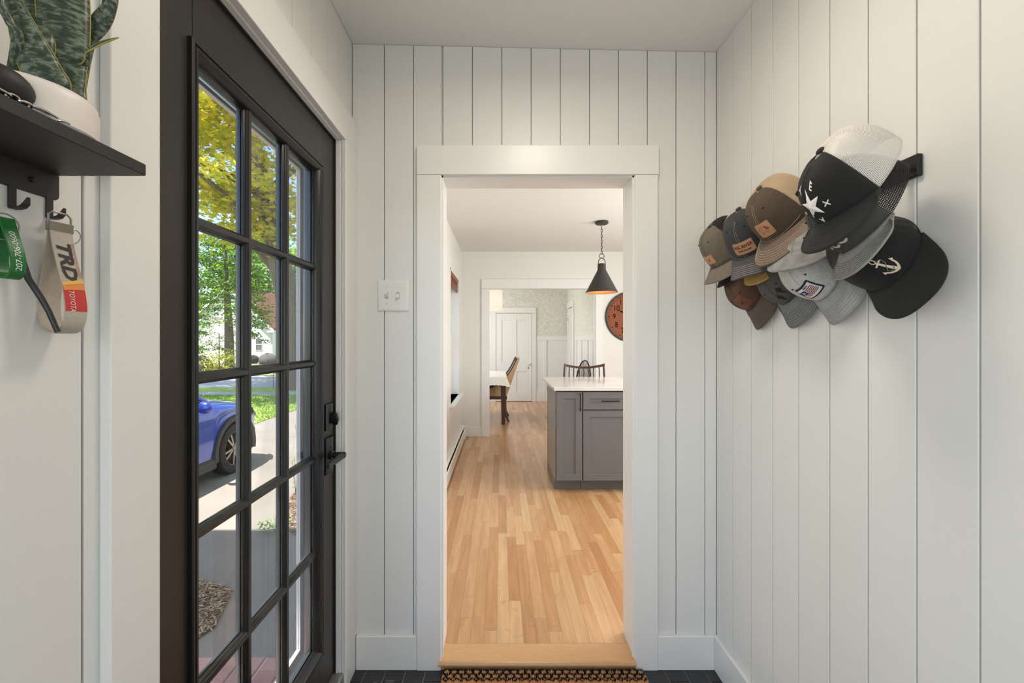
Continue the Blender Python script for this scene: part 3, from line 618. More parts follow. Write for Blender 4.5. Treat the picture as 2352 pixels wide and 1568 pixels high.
# pouch and chrome chain on the shelf
MB_=MB(); rows=[]
mb=MB().sphere((-.517,.438,SZ1+.0205),.024,.030,.0205,20,12)
tag(mb.build('black_pouch',mat('black_soft_case',C(30,26,25),.6,noise=.3,nscale=60),smooth=True),'rounded black pouch in front of the pale plant pot','pouch')
ch=thing('chrome_chain','chrome link chain lying along the front edge of the shelf','chain',(-.496,.44,SZ1))
ya=.405
for k,(ln,tw_) in enumerate(((.026,0),(.012,1),(.012,0),(.034,1),(.012,0),(.012,1))):
    yc=ya+ln/2; r_=.0030; pth=[]
    for q in range(16):
        a=2*PI*q/16; u=math.cos(a); v_=math.sin(a)
        y=yc+u*(ln/2); ww=v_*.0042
        pth.append((-.4955+(ww if not tw_ else ww*.35)+.000,y,SZ1+.0032+(ww*.35 if not tw_ else abs(ww)*.9+ww*.0)))
    MB().tube(pth,.0014,8,closed=True).build('link',M_CHROME,ch,smooth=True); ya+=ln*.86
# ------------------------------------------------------------------ lanyards
M_WEB=mat('white_webbing',C(196,184,168),.9,noise=.12,nscale=200,bump=.5,bscale=1200,coord='Position')
ws=thing('wrist_strap','white webbing wrist strap with printed lettering hanging from the hook','key strap',(-.575,.57,1.50))
UX=Vector((.98,-.2,0)).normalized(); WX=Vector((.2,.98,0)).normalized(); TC=Vector((-.5905,.5715,1.4985))
def strap(t):   # t 0..1 round the teardrop, from clamp front down and back up
    a=t*2*PI; L=.137
    z=-L*(.5-.5*math.cos(a)); s=.5-.5*math.cos(a)
    u=.0265*math.sin(a)*(s**1.15)*1.35+.0022*math.cos(a*.5)
    return TC+UX*(u+.006*s)+Vector((0,0,z))
hw=.0125
def ribbon(path,hw,off,th=.0008,wx=WX):
    mb=MB(); rows=[]
    for i,p in enumerate(path):
        t=(path[min(i+1,len(path)-1)]-path[max(i-1,0)]).normalized(); nn=t.cross(wx).normalized()
        rows.append([p-wx*hw+nn*(off-th),p+wx*hw+nn*(off-th),p+wx*hw+nn*(off+th),p-wx*hw+nn*(off+th)])
    mb.grid(rows,closeu=True); return mb
P_=[strap(i/48) for i in range(49)]
wbnd=fixn(ribbon(P_,hw,0).build('webbing_loop',M_WEB,ws))
def on_strap(s,w_,lift=.0016):   # s metres along strap from the clamp, w_ across (+ = far edge)
    acc=0
    for i in range(len(P_)-1):
        L=(P_[i+1]-P_[i]).length
        if acc+L>=s or i==len(P_)-2:
            f=(s-acc)/L; p=P_[i].lerp(P_[i+1],f); t=(P_[i+1]-P_[i]).normalized(); nn=t.cross(WX).normalized()
            if nn.dot(UX)<0: nn=-nn
            return p+WX*w_+nn*lift
        acc+=L
def print_strap(name,poly2,m,lift,maxlen=.004):
    vs,fs=poly2; vs,fs=sub2d(vs,fs,maxlen); mb=MB(); mb.add([on_strap(a,b_,lift) for a,b_ in vs],fs); return mb.build(name,m,wbnd)
Q=lambda a0,a1,b0,b1,sk=0:([(a0,b0),(a1,b0),(a1+sk,b1),(a0+sk,b1)],[(0,1,2,3)])
print_strap('red_panel',Q(.083,.112,-.0122,.0122,-.0),mat('print_red',C(196,62,58),.8,bump=.3,bscale=1500),.0012)
print_strap('orange_stripe',([(.079,-.0122),(.085,-.0122),(.082,.0122),(.074,.0122)],[(0,1,2,3)]),mat('print_orange',C(226,138,72),.8),.0016)
print_strap('yellow_stripe',([(.074,-.0122),(.0785,-.0122),(.073,.0122),(.067,.0122)],[(0,1,2,3)]),mat('print_yellow',C(232,178,84),.8),.0014)
def strap_text(body,size,s0,w0,m,lift,sx=1,bold=0):
    vs,fs=text2d(body,size,'LEFT',2,bold,.15); print_strap('lettering',([(s0+x*sx,w0+y) for x,y in vs],fs),m,lift,.003)
M_INK=mat('print_dark',C(62,54,52),.8)
strap_text('TRD',.0215,.016,-.0015,M_INK,.0016,1.28,.0008)
strap_text('TOYOTA',.0088,.0845,-.0045,mat('print_pale',C(240,214,200),.8),.0018,.78)
strap_text('RACING DEVELOPMENT',.0048,.016,.0098,mat('print_faded_red',C(190,120,105),.8),.0016,.95)
# clamp, D ring, split ring
mb=MB(); c0=TC+Vector((0,0,.004))
rows=[]
for dz in (-.006,.006):
    rows.append([c0-WX*.0135-UX*.0035+Vector((0,0,dz)),c0+WX*.0135-UX*.0035+Vector((0,0,dz)),c0+WX*.0135+UX*.0035+Vector((0,0,dz)),c0-WX*.0135+UX*.0035+Vector((0,0,dz))])
mb.grid(rows,closeu=True); mb.f+=[(0,1,2,3),(4,7,6,5)]; fixn(mb.build('clamp',M_STEEL,ws))
dr=[c0+WX*a+Vector((0,0,b_)) for a,b_ in ((-.0125,.002),(-.0125,.016),(-.009,.0195),(.008,.0195),(.0125,.015),(.0125,.002))]
MB().tube(dr,.0013,8).build('d_ring',M_STEEL,ws,smooth=True)
MB().tube([c0+WX*(.0145+.009*math.cos(a))+Vector((0,0,-.009+.0095*math.sin(a)))+UX*.003*math.sin(a) for a in [2*PI*k/24 for k in range(24)]],.0006,6,closed=True).build('split_ring',M_STEEL,ws,smooth=True)
# green rubber loop and its ring
gl_=thing('green_key_loop','green rubber key loop with a white phone number hanging at the left edge','key strap',(-.585,.503,1.47))
M_GRN=mat('green_rubber',C(24,104,44),.4)
G=[]
for i in range(41):
    a=i/40*2*PI; s=.5-.5*math.cos(a); G.append(Vector((-.583,.5035,1.496))+Vector((.98,-.2,0))*(.021*math.sin(a)*s**.9+.006*s)+Vector((0,0,-.071*s)))
WG=Vector((.2,.98,0)); band=fixn(ribbon(G,.0068,0,.0013,WG).build('rubber_band',M_GRN,gl_))
vs,fs=text2d('207-706-0600',.0085,'LEFT',2)
def on_g(s,w_):
    acc=0
    for i in range(len(G)-1):
        L=(G[i+1]-G[i]).length
        if acc+L>=s or i==len(G)-2:
            p=G[i].lerp(G[i+1],(s-acc)/L); t=(G[i+1]-G[i]).normalized(); nn=t.cross(WG).normalized()
            if nn.dot(Vector((.98,-.2,0)))<0: nn=-nn
            return p+WG*w_+nn*.0018
        acc+=L
vs,fs=sub2d(vs,fs,.003); mb=MB(); mb.add([on_g(.066-x,-y) for x,y in vs],fs); mb.build('phone_number',mat('print_white',C(226,232,224),.6),band)
MB().tube([Vector((-.584,.5010,1.4855))+Vector((.62,.78,0))*(.0125*math.cos(a))+Vector((0,0,.0155*math.sin(a))) for a in [2*PI*k/32 for k in range(32)]],.0009,6,closed=True).build('key_ring',M_STEEL,gl_,smooth=True)
cd=MB().tube([px(30,540,.528),px(45,580,.531),px(65,640,.537),px(95,685,.543),px(112,715,.546),px(125,745,.549),px(133,763,.550)],[.0034,.0036,.0036,.0034,.0032,.003,.003],10)
tag(cd.build('lanyard',mat('black_cord_rubber',C(20,20,22),.4),smooth=True),'short black rubber cord hanging between the green loop and the white strap','cord')
# ------------------------------------------------------------------ doormat
mt=thing('doormat','tan coir doormat with a black lattice border in front of the step','doormat',(.17,1.35,0))
MX0,MX1,MY0,MY1=-.232,.575,.95,1.733
MB().box(MX0,MX1,MY0,MY1,.0005,.008).build('backing',mat('mat_backing',C(66,44,30),.95),mt)
M_COIR=mat('coir_tan',C(240,184,128),.95,noise=.2,nscale=120,coord='Position'); M_COIRB=mat('coir_black',C(28,26,25),.95)
def is_black(x,y):
    r=(MY1-.004-y)/.0215
    if r<0: return True
    k=int(r); xs=(x-MX0)/.0300
    if k<2:
        fx=(xs+(.5 if k%2 else 0))%1-.5; fy=r-k-.5
        return math.hypot(fx,fy)>.36
    if k==2:
        fx=abs((xs)%1-.5)*2; return r-2<.25+.6*(1-fx)*.9 and r-2>.9*(1-fx)-.45
    return False
rows=((M_COIR,MB(),'coir_pile'),(M_COIRB,MB(),'black_pile'))
rn=random.Random(5); y=MY1-.0015
while y>1.52:
    x=MX0+.001
    while x<MX1:
        bx=x+rn.uniform(-.0015,.0015); by=y+rn.uniform(-.0015,.0015); q=1 if is_black(bx,by) else 0
        h_=rn.uniform(.013,.019); a=rn.random()*6.28; ln=rn.uniform(0,.0035); w_=.0016
        tx,ty=bx+ln*math.cos(a),by+ln*math.sin(a)
        rows[q][1].add([(bx-w_,by-w_*.6,.006),(bx+w_,by-w_*.6,.006),(bx,by+w_,.006),(tx,ty,h_),(tx+.0008,ty+.0005,h_)],[(0,1,4,3),(1,2,4),(2,0,3,4)])
        x+=.0026
    y-=.0026
for m_,b2,nm in rows: b2.build(nm,m_,mt)['kind']='stuff'
MB().box(MX0,MX1,MY0,1.52,.008,.016).build('coir_field',M_COIR,mt)['kind']='stuff'
# ------------------------------------------------------------------ hat rack and caps
rk=thing('hat_rack','black metal hat rack with pegs screwed to the board wall','hat rack',(XR-.01,1.2,1.72))
MB().cbox(XR-.0125,XR-.0005,.897,1.62,1.698,1.745,.002).build('rail',M_BLACK,rk)
for y in (.925,1.13,1.335,1.54):
    MB().tube([(XR-.006,y,1.722),(XR-.045,y,1.718),(XR-.085,y,1.722),(XR-.105,y,1.742)],[.006,.006,.006,.0075],8).build('peg',M_BLACK,rk,smooth=True)
def cloth(name,c,c2=None,ns=90,bump=.5): return mat(name,c,.88,noise=.22,nscale=ns,bump=bump,bscale=1400,sheen=.04,col2=c2)
def net(name,c,frac):
    m=mat(name,c,.8); n,l,b=nodes_of(m); uv=n.new('ShaderNodeUVMap'); sp=n.new('ShaderNodeSeparateXYZ'); l.new(uv.outputs[0],sp.inputs[0])
    def wv(out,k):
        a=n.new('ShaderNodeMath'); a.operation='MULTIPLY'; a.inputs[1].default_value=k; l.new(out,a.inputs[0])
        s=n.new('ShaderNodeMath'); s.operation='SINE'; l.new(a.outputs[0],s.inputs[0]); return s.outputs[0]
    k=2*PI/.0052
    p=n.new('ShaderNodeMath'); p.operation='MULTIPLY'; l.new(wv(sp.outputs[0],k),p.inputs[0]); l.new(wv(sp.outputs[1],k),p.inputs[1])
    gt=n.new('ShaderNodeMath'); gt.operation='GREATER_THAN'; gt.inputs[1].default_value=frac
    ab=n.new('ShaderNodeMath'); ab.operation='ABSOLUTE'; l.new(p.outputs[0],ab.inputs[0]); l.new(ab.outputs[0],gt.inputs[0])
    t=n.new('ShaderNodeBsdfTransparent'); mx=n.new('ShaderNodeMixShader'); l.new(gt.outputs[0],mx.inputs[0]); l.new(b.outputs[0],mx.inputs[1]); l.new(t.outputs[0],mx.inputs[2])
    l.new(mx.outputs[0],n['Material Output'].inputs[0]); return m
N_WHITE=net('white_net',C(236,230,222),.40); N_TAN=net('tan_net',C(206,178,142),.36); N_BLACK=net('black_net',C(30,27,25),.5); N_GREY=net('pale_net',C(212,206,196),.46)
M_LEATH=mat('tan_leather_patch',C(196,146,110),.5,noise=.2,nscale=60); M_LEATH2=mat('dark_leather_patch',C(112,66,44),.5,noise=.25,nscale=60); M_BURN=mat('burnt_print',C(134,82,52),.7); M_BURN2=mat('burnt_print_dark',C(70,44,32),.7)
PHB=R(72)
class Cap:
    def __init__(s,name,label,t,f,u,shape,front,back,brimm,stitch=None,button=None,nst=6,seam=None,under=None):
        s.A,s.B,s.H,s.L,s.K,s.T,s.E,s.X=shape; s.XS=s.A*math.cos(PHB)
        f=Vector(f).normalized(); u=Vector(u); u=(u-f*u.dot(f)).normalized(); lft=u.cross(f)
        o=thing(name,label,'cap',t,group='caps hanging on the rack'); s.o=o
        o.rotation_euler=Matrix((f,lft,u)).transposed().to_euler()
        N=44; NT=14; ph0=PHB+R(1)
        def patch(nm,a0,a1,n,m,uvn=False):
            mb=MB(); rows=[]; uvs=[]
            for j in range(NT+1):
                t_=j/NT*.985; row=[]
                for i in range(n+1):
                    a=a0+(a1-a0)*i/n; row.append(s.crown(a,t_)); uvs.append((a*.088*max(.25,math.cos(t_*PI/2)**.5),t_*.155))
                rows.append(row)
            mb.grid(rows); mb.uv=uvs; q=mb.build(nm,m,o,smooth=True,local=True,angle=180)
            md=q.modifiers.new('s','SOLIDIFY'); md.thickness=.0014; md.offset=-1; return q
        s.front=patch('front_panel',-ph0,ph0,26,front); s.back=patch('mesh_panel' if back is not front else 'back_panel',ph0,2*PI-ph0,34,back)
        mb=MB(); rows=[[s.brim(-1+2*i/32,j/8) for i in range(33)] for j in range(9)]; mb.grid(rows)
        s.br=mb.build('brim',brimm,o,smooth=True,local=True,angle=180); md=s.br.modifiers.new('s','SOLIDIFY'); md.thickness=.0034; md.offset=0
        if stitch:
            mb=MB()
            for k in range(nst):
                v=.40+.53*k/(nst-1)
                mb.tube([s.brim(-.93+1.86*i/28,v)+Vector((0,0,.0019)) for i in range(29)],.00045,4,caps=False)
            mb.build('stitching',stitch,s.br,local=True)
        bm=button or front
        MB().sphere((-.012,0,s.H+.0015),.0085,.0085,.0045,14,8).build('button',bm,o,smooth=True,local=True)
        sm=seam or front
        MB().tube([s.crown(0,j/16*.95)+Vector((.0006,0,.0004)) for j in range(17)],.0008,5,caps=False).build('seam',sm,s.front,local=True)
        if stitch and seam is None:
            mb=MB()
            for sg in (-1,1): mb.tube([s.on(sg*.0035,z,.0006) for z in [s.H*.97*q/16 for q in range(15)]],.00028,4,caps=False)
            mb.tube([s.on(-.095+.19*i/24,.0022,.0006) for i in range(25)],.0004,4,caps=False)
            mb.build('seam_stitching',stitch,s.front,local=True)
        for sg in (-1,1):
            p=s.crown(sg*R(27),.60); q=s.on_normal(sg*R(27),.60)
            MB().sphere(p+q*.0004,.0026,.0026,.0026,10,6).build('eyelet',mat('eyelet_dark',C(24,22,20),.7),s.front,local=True)
    def zb(s,phi):
        phi=(phi+PI)%(2*PI)-PI
        return s.E*math.cos(phi/PHB*PI/2) if abs(phi)<PHB else 0.
    def crown(s,phi,t):
        t=max(0,min(t,1)); th=t*PI/2; p=.62-.16*max(0,math.cos(phi)); r=max(math.cos(th),1e-6)**p; b=s.zb(phi); z=b+(s.H-b)*math.sin(th)**.95
        return Vector((s.A*r*math.cos(phi)-.012*t,s.B*r*math.sin(phi),z))
    def brim(s,q,v):
        P=Vector((s.A*math.cos(q*PHB),s.B*math.sin(q*PHB),s.zb(q*PHB))); a=abs(q)*PI/2
        ox=s.XS+(s.A+s.L-s.XS)*max(math.cos(a),0)**s.X; oy=math.copysign(.084*math.sin(a)**.85,q)
        e=max(0,(abs(q)-.85)/.15); oy=oy*(1-e)+e*math.copysign(s.B*math.sin(PHB)+.003,q)
        oz=s.E-s.T-s.K*oy*oy; oz=oz*(1-e)-e*.002
        return Vector((P.x+v*(ox-P.x),P.y+v*(oy-P.y),P.z+(oz-P.z)*v**.9))
    def on_normal(s,phi,t):
        e=1e-3; a=s.crown(phi+e,t)-s.crown(phi-e,t); b=s.crown(phi,t+e)-s.crown(phi,t-e); n=a.cross(b).normalized()
        return n
    def on(s,u,z,lift=.001):
        phi=u/.0885; b=s.zb(phi); f=max(1e-5,min((z+s.E-b)/(s.H-b),.999)); t=math.asin(f**(1/.95))*2/PI
        return s.crown(phi,t)+s.on_normal(phi,t)*lift
    def art(s,name,vs,fs,m,lift=.0012,maxlen=.006,par=None):
        vs,fs=sub2d(vs,fs,maxlen); mb=MB(); mb.add([s.on(a,b,lift) for a,b in vs],fs); return mb.build(name,m,par or s.front,local=True)
    def text(s,name,body,size,u,z,m,lift=.0014,ang=0,sx=1,par=None):
        vs,fs=text2d(body,size,'CENTER',2,size*.03); c,d=math.cos(ang),math.sin(ang)
        return s.art(name,[(u+x*sx*c-y*d,z+x*sx*d+y*c) for x,y in vs],fs,m,lift,.006,par)
    def patch(s,w,h,u,z,m,r=.004,lift=.0016,name='patch',rim=None):
        q=s.art(name,rr(w,h,u,z,r),[tuple(range(20))],m,lift,.005)
        md=q.modifiers.new('s','SOLIDIFY'); md.thickness=.0014; md.offset=-1
        if rim:
            mb=MB(); mb.tube([s.on(a,b,lift+.0003) for a,b in rr(w-.003,h-.003,u,z,r*.8)],.0003,4,closed=True); mb.build('patch_stitching',rim,q,local=True)
        return q
def rr(w,h,u,z,r):
    P=[]
    for cx,cy,a0 in ((w/2-r,h/2-r,0),(-w/2+r,h/2-r,90),(-w/2+r,-h/2+r,180),(w/2-r,-h/2+r,270)):
        for k in range(5): a=R(a0+k*22.5); P.append((u+cx+r*math.cos(a),z+cy+r*math.sin(a)))
    return P
BLK=cloth('black_cotton',C(24,23,23)); BLK2=cloth('washed_black_cotton',C(36,36,33)); BRN=cloth('brown_waxed_cotton',C(88,72,58)); BRN2=cloth('brown_brim_cotton',C(122,102,88)); DGR=cloth('charcoal_cotton',C(58,58,60)); DGR2=cloth('charcoal_brim_cotton',C(82,80,82))
OLV=cloth('olive_grey_cotton',C(118,109,92)); OLV2=cloth('olive_brim_cotton',C(138,127,112)); LGR=cloth('light_grey_cotton',C(160,158,152)); MGR=cloth('mid_grey_cotton',C(128,130,131)); DGF=cloth('dark_grey_front',C(84,82,78)); WHT=cloth('white_front_cotton',C(208,207,203)); PGR=cloth('pale_grey_brim',C(172,173,174))
YEL=cloth('mustard_cotton',C(190,152,84)); HEA=mat('heather_felt',C(136,135,130),.9,col2=C(170,171,168),nscale=40,bump=.8,bscale=900); LBR=cloth('leather_brown_front',C(92,66,50)); LBR2=cloth('brown_grey_brim',C(104,88,76)); CHG=cloth('grey_front_panel',C(72,70,67))
S_W=mat('pale_thread',C(190,186,178),.8); S_D=mat('dark_thread',C(66,64,60),.8); S_T=mat('tan_thread',C(206,186,166),.8); S_G=mat('grey_thread',C(112,102,92),.8); S_K=mat('black_thread',C(20,20,20),.8)
caps={
'texas':((0.7282, 0.8652, 1.668),(-0.5245, 0.0388, -0.8505),(-0.8514, -0.0288, 0.5238),(0.1047, 0.0675, 0.1041, 0.0609, 1.2164, 0.0163, 0.0197, 0.8)),
'tan':((0.8121, 1.2041, 1.7011),(-0.5191, -0.2691, -0.8112),(-0.8199, -0.1111, 0.5616),(0.1025, 0.075, 0.1146, 0.0711, 0.5, 0.0209, 0.0127, 0.8)),
'dgray':((0.8197, 1.3562, 1.6654),(-0.5243, -0.4228, -0.7392),(-0.6961, -0.2872, 0.658),(0.0993, 0.0794, 0.1248, 0.07, 5.6929, 0.0162, 0.0149, 0.8)),
'olive':((0.8253, 1.5157, 1.6703),(-0.6354, -0.0827, -0.7678),(-0.7611, -0.1007, 0.6407),(0.0941, 0.0762, 0.1187, 0.0597, 2.8476, 0.0169, 0.0091, 0.8)),
'oc':((0.7827, 0.8867, 1.6198),(-0.4602, -0.0096, -0.8878),(-0.8728, 0.1883, 0.4504),(0.1056, 0.0652, 0.1251, 0.0526, 0.5, 0.0182, 0.0162, 0.8)),
'heather':((0.8199, 1.1385, 1.6355),(-0.582, -0.2929, -0.7586),(-0.6957, -0.3036, 0.651),(0.09, 0.062, 0.03, 0.0585, 3.4843, 0.0064, 0.0158, 0.8)),
'yellow':((0.8421, 1.3331, 1.6611),(-0.3587, -0.0375, -0.9327),(-0.9259, -0.1127, 0.3606),(0.09, 0.062, 0.03, 0.063, 2.7918, 0.0082, 0.0146, 0.8)),
'black':((0.8488, 1.5153, 1.6727),(-0.4443, -0.1687, -0.8798),(-0.8897, -0.0316, 0.4554),(0.09, 0.062, 0.03, 0.0678, 4.1343, 0.0068, 0.0155, 0.8)),
'anchor':((0.8688, 0.9626, 1.5438),(-0.1293, -0.6906, -0.7116),(-0.981, -0.0156, 0.1933),(0.097, 0.0786, 0.105, 0.0752, 0.5, 0.0129, 0.0217, 0.48)),
'flag':((0.8764, 1.1558, 1.5483),(-0.0826, -0.5642, -0.8215),(-0.9965, 0.0563, 0.0615),(0.0979, 0.0835, 0.1, 0.0699, 2.7174, 0.018, 0.0186, 0.48)),
'bison':((0.8774, 1.304, 1.5513),(-0.0764, -0.4538, -0.8878),(-0.997, 0.0413, 0.0647),(0.0963, 0.0849, 0.076, 0.0756, 1.8111, 0.0149, 0.0121, 0.48)),
'brown':((0.8777, 1.487, 1.5457),(-0.0693, -0.4972, -0.8649),(-0.9974, 0.0517, 0.0502),(0.0969, 0.084, 0.08, 0.07, 2.6688, 0.0174, 0.016, 0.48)),
}
TH=mat('white_embroidery',C(232,228,222),.7)
c=Cap('trucker_cap','black trucker cap with white mesh and an embroidered white star',*caps['texas'],BLK,N_WHITE,BLK2,S_K,BLK2,8,seam=BLK2)
# faceted star and letters
cu,cz,ro,ri=.0105,.0425,.029,.0112
pts=[]
for k in range(10):
    a=PI/2+k*PI/5; r_=ro if k%2==0 else ri; pts.append((cu+r_*math.cos(a),cz+r_*math.sin(a)))
mb=MB(); cen=c.on(cu,cz,.0062); mb.add([cen]+[c.on(a,b,.0012) for a,b in pts],[(0,1+k,1+(k+1)%10) for k in range(10)]); mb.build('star',TH,c.front,local=True)
for ch_,a in zip('TEXAS',(126,54,-18,-90,-162)):
    c.text('letter',ch_,.0155,cu+.0335*math.cos(R(a)),cz+.0335*math.sin(R(a)),TH,.0016,R(a-90) if ch_!='A' else PI)
c=Cap('trucker_cap','brown trucker cap with tan mesh and a square leather pig patch',*caps['tan'],BRN,N_TAN,BRN2,S_T,BRN,6)
q=c.patch(.0503,.0404,.0065,.0376,M_LEATH,rim=M_BURN)
pig=[(-.016,.002),(-.012,.009),(-.004,.011),(.004,.010),(.009,.011),(.011,.007),(.0165,.002),(.0155,-.001),(.010,-.002),(.008,-.010),(.005,-.010),(.004,-.004),(-.006,-.005),(-.008,-.011),(-.011,-.011),(-.012,-.004)]
mb=MB(); mb.tube([c.on(a+.0065,b+.0376,.0022) for a,b in pig],.00035,4,closed=True); mb.build('pig_outline',M_BURN,q,local=True)
c.art('pig_head',[(.0095,.0466),(.0155,.0486),(.0175,.0446),(.023,.0396),(.022,.0366),(.0145,.0366)],[(0,1,2,3,4,5)],M_BURN,.002,par=q)
c=Cap('trucker_cap','charcoal trucker cap with pale mesh and a wide lettered leather patch',*caps['dgray'],DGR,N_GREY,DGR2,S_W,DGR,6)
q=c.patch(.0684,.0376,.0073,.036,M_LEATH,rim=M_BURN)
c.text('lettering','VAL RIVER',.0135,.0073,.041,M_BURN2,.0023,par=q); c.text('lettering','Grill House',.0092,.0073,.0285,M_BURN2,.0023,par=q)
c=Cap('trucker_cap','olive grey cap with black mesh and small leather patch at the far end',*caps['olive'],OLV,N_BLACK,OLV2,S_G,OLV,7,seam=OLV)
q=c.patch(.0447,.0326,.0047,.0365,M_LEATH,r=.0015); c.text('lettering','NE',.009,.0047,.0365,M_BURN2,.0023,par=q)
c=Cap('trucker_cap','black mesh cap with a grey stitched brim and curled white letters behind the starred cap',*caps['oc'],CHG,N_BLACK,LGR,S_D,CHG,7,seam=CHG)
c.text('lettering','OCC',.034,.004,.030,mat('silver_embroidery',C(196,190,182),.6),.0016)
c=Cap('baseball_cap','heather grey felt cap with rounded brim under the brown trucker cap',*caps['heather'],HEA,HEA,HEA,None,HEA)
c=Cap('trucker_cap','mustard yellow cap brim showing between the charcoal and pig-print caps',*caps['yellow'],YEL,N_TAN,YEL,mat('mustard_thread',C(150,112,52),.8),YEL,6)
c=Cap('baseball_cap','black cap brim peeking out below the olive grey cap',*caps['black'],BLK,BLK,BLK,None,BLK)
c=Cap('baseball_cap','black cap with a cream embroidered anchor, nearest in the lower row',*caps['anchor'],BLK,N_BLACK,BLK2,None,BLK,seam=BLK)
M_ANC=mat('cream_embroidery',C(214,200,178),.75)
def rot2(P,a,u,z,s=1): return [(u+s*(x*math.cos(a)-y*math.sin(a)),z+s*(x*math.sin(a)+y*math.cos(a))) for x,y in P]
AN=[[(-.0016,.016),(.0016,.016),(.0028,-.012),(0,-.018),(-.0028,-.012)],[(-.008,.0115),(.008,.0115),(.008,.0138),(-.008,.0138)],
    [(0,-.0185),(.006,-.0155),(.011,-.010),(.0135,-.004),(.011,-.0045),(.0085,-.009),(.003,-.0125),(0,-.0135)],[(0,-.0185),(0,-.0135),(-.003,-.0125),(-.0085,-.009),(-.011,-.0045),(-.0135,-.004),(-.011,-.010),(-.006,-.0155)],
    [(.0095,-.0055),(.0165,-.003),(.0135,.0025)],[(-.0095,-.0055),(-.0135,.0025),(-.0165,-.003)]]
vs=[];fs=[]
for P in AN:
    fs.append(tuple(range(len(vs),len(vs)+len(P)))); vs+=P
an=c.art('anchor',rot2(vs,R(8),.022,.0345,1.25),fs,M_ANC,.0014)
mb=MB(); mb.tube([c.on(a,b,.002) for a,b in rot2([(.0035*math.cos(q_),.0195+.0035*math.sin(q_)) for q_ in [2*PI*k/14 for k in range(14)]],R(8),.022,.0345,1.25)],.0011,6,closed=True); mb.build('anchor_ring',M_ANC,an,local=True)
mb=MB(); mb.tube([c.on(a,b,.0022) for a,b in rot2([(.003,.016),(.009,.012),(.006,.005),(-.002,.001),(-.008,-.003),(-.006,-.008),(-.001,-.009),(.004,-.006)],R(8),.022,.0345,1.25)],.0008,6); mb.build('rope',mat('rope_grey',C(132,126,112),.8),an,local=True)
c=Cap('trucker_cap','white fronted cap with a striped flag patch and pale grey brim',*caps['flag'],WHT,N_WHITE,PGR,mat('grey_dot_thread',C(140,140,142),.8),WHT,6,seam=WHT)
FU,FV=-.0045,.0433
q=c.patch(.0615,.040,FU,FV,mat('navy_patch',C(26,32,58),.7),r=.002)
w_=c.art('patch_ground',rr(.053,.032,FU,FV,.001),[tuple(range(20))],mat('patch_white',C(222,218,214),.8),.0021,.005,par=q)
for k in range(6):
    z=FV-.0095+k*.0034
    P=[];n_=14
    for i in range(n_+1): x=-.019+.042*i/n_; P.append((x,z+.0006*math.sin(i*1.8)))
    for i in range(n_,-1,-1): x=-.019+.042*i/n_; P.append((x,z+.0017+.0006*math.sin(i*1.8)))
    if k>=3: P=[p for p in P if p[0]>-.0055]
    m_=len(P)//2; F_=[(i,i+1,2*m_-2-i,2*m_-1-i) for i in range(m_-1)]
    c.art('stripe',[(a+FU,b) for a,b in P],F_,mat('stripe_maroon',C(112,34,44),.8),.0026,.008,par=w_)
c.art('canton',[(FU-.025,FV-.001),(FU-.0065,FV-.001),(FU-.0065,FV+.0105),(FU-.025,FV+.0105)],[(0,1,2,3)],mat('canton_blue',C(40,56,110),.7),.0027,.005,par=w_)
sc_=[(FU-.0157+(.0048 if k%2==0 else .0019)*math.cos(PI/2+k*PI/5),FV+.0048+(.0048 if k%2==0 else .0019)*math.sin(PI/2+k*PI/5)) for k in range(10)]
c.art('canton_star',[(FU-.0157,FV+.0048)]+sc_,[(0,1+k,1+(k+1)%10) for k in range(10)],MATS['patch_white'],.0031,.006,par=w_)
c.text('lettering','Harbor',.0068,FU+.006,FV+.0132,mat('patch_ink',C(30,34,44),.8),.0027,par=w_)
c=Cap('trucker_cap','grey cap with a black belted pig silhouette in the lower row',*caps['bison'],DGF,N_WHITE,MGR,S_D,MGR,6,seam=DGF)
PK=mat('black_print',C(16,16,16),.8)
a_=R(20)
c.art('pig_front',rot2([(.003,.009),(.010,.010),(.012,.013),(.0135,.009),(.021,.001),(.019,-.002),(.013,-.002),(.011,-.013),(.008,-.013),(.007,-.005)],a_,.0169,.0346,1.05),[(0,1,2,3,4,5,6,7,8,9)],PK,.0012)
c.art('pig_rear',rot2([(-.008,.0095),(-.015,.009),(-.019,.003),(-.0235,.005),(-.0195,-.001),(-.018,-.014),(-.014,-.014),(-.012,-.006),(-.006,-.004)],a_,.0169,.0346,1.05),[(0,1,2,3,4,5,6,7,8)],PK,.0012)
c.art('pig_back_line',rot2([(-.008,.0095),(.003,.009),(.003,.0082),(-.008,.0087)],a_,.0169,.0346,1.05),[(0,1,2,3)],PK,.0012)
c=Cap('trucker_cap','dark brown leather cap with brown-grey brim at the far end of the lower row',*caps['brown'],LBR,N_BLACK,LBR2,mat('brown_thread',C(84,72,62),.8),LBR,8,seam=LBR)
q=c.patch(.053,.0378,.0039,.0353,M_LEATH2,r=.0015); c.text('lettering','ME',.012,.0039,.0353,M_BURN2,.0023,par=q)
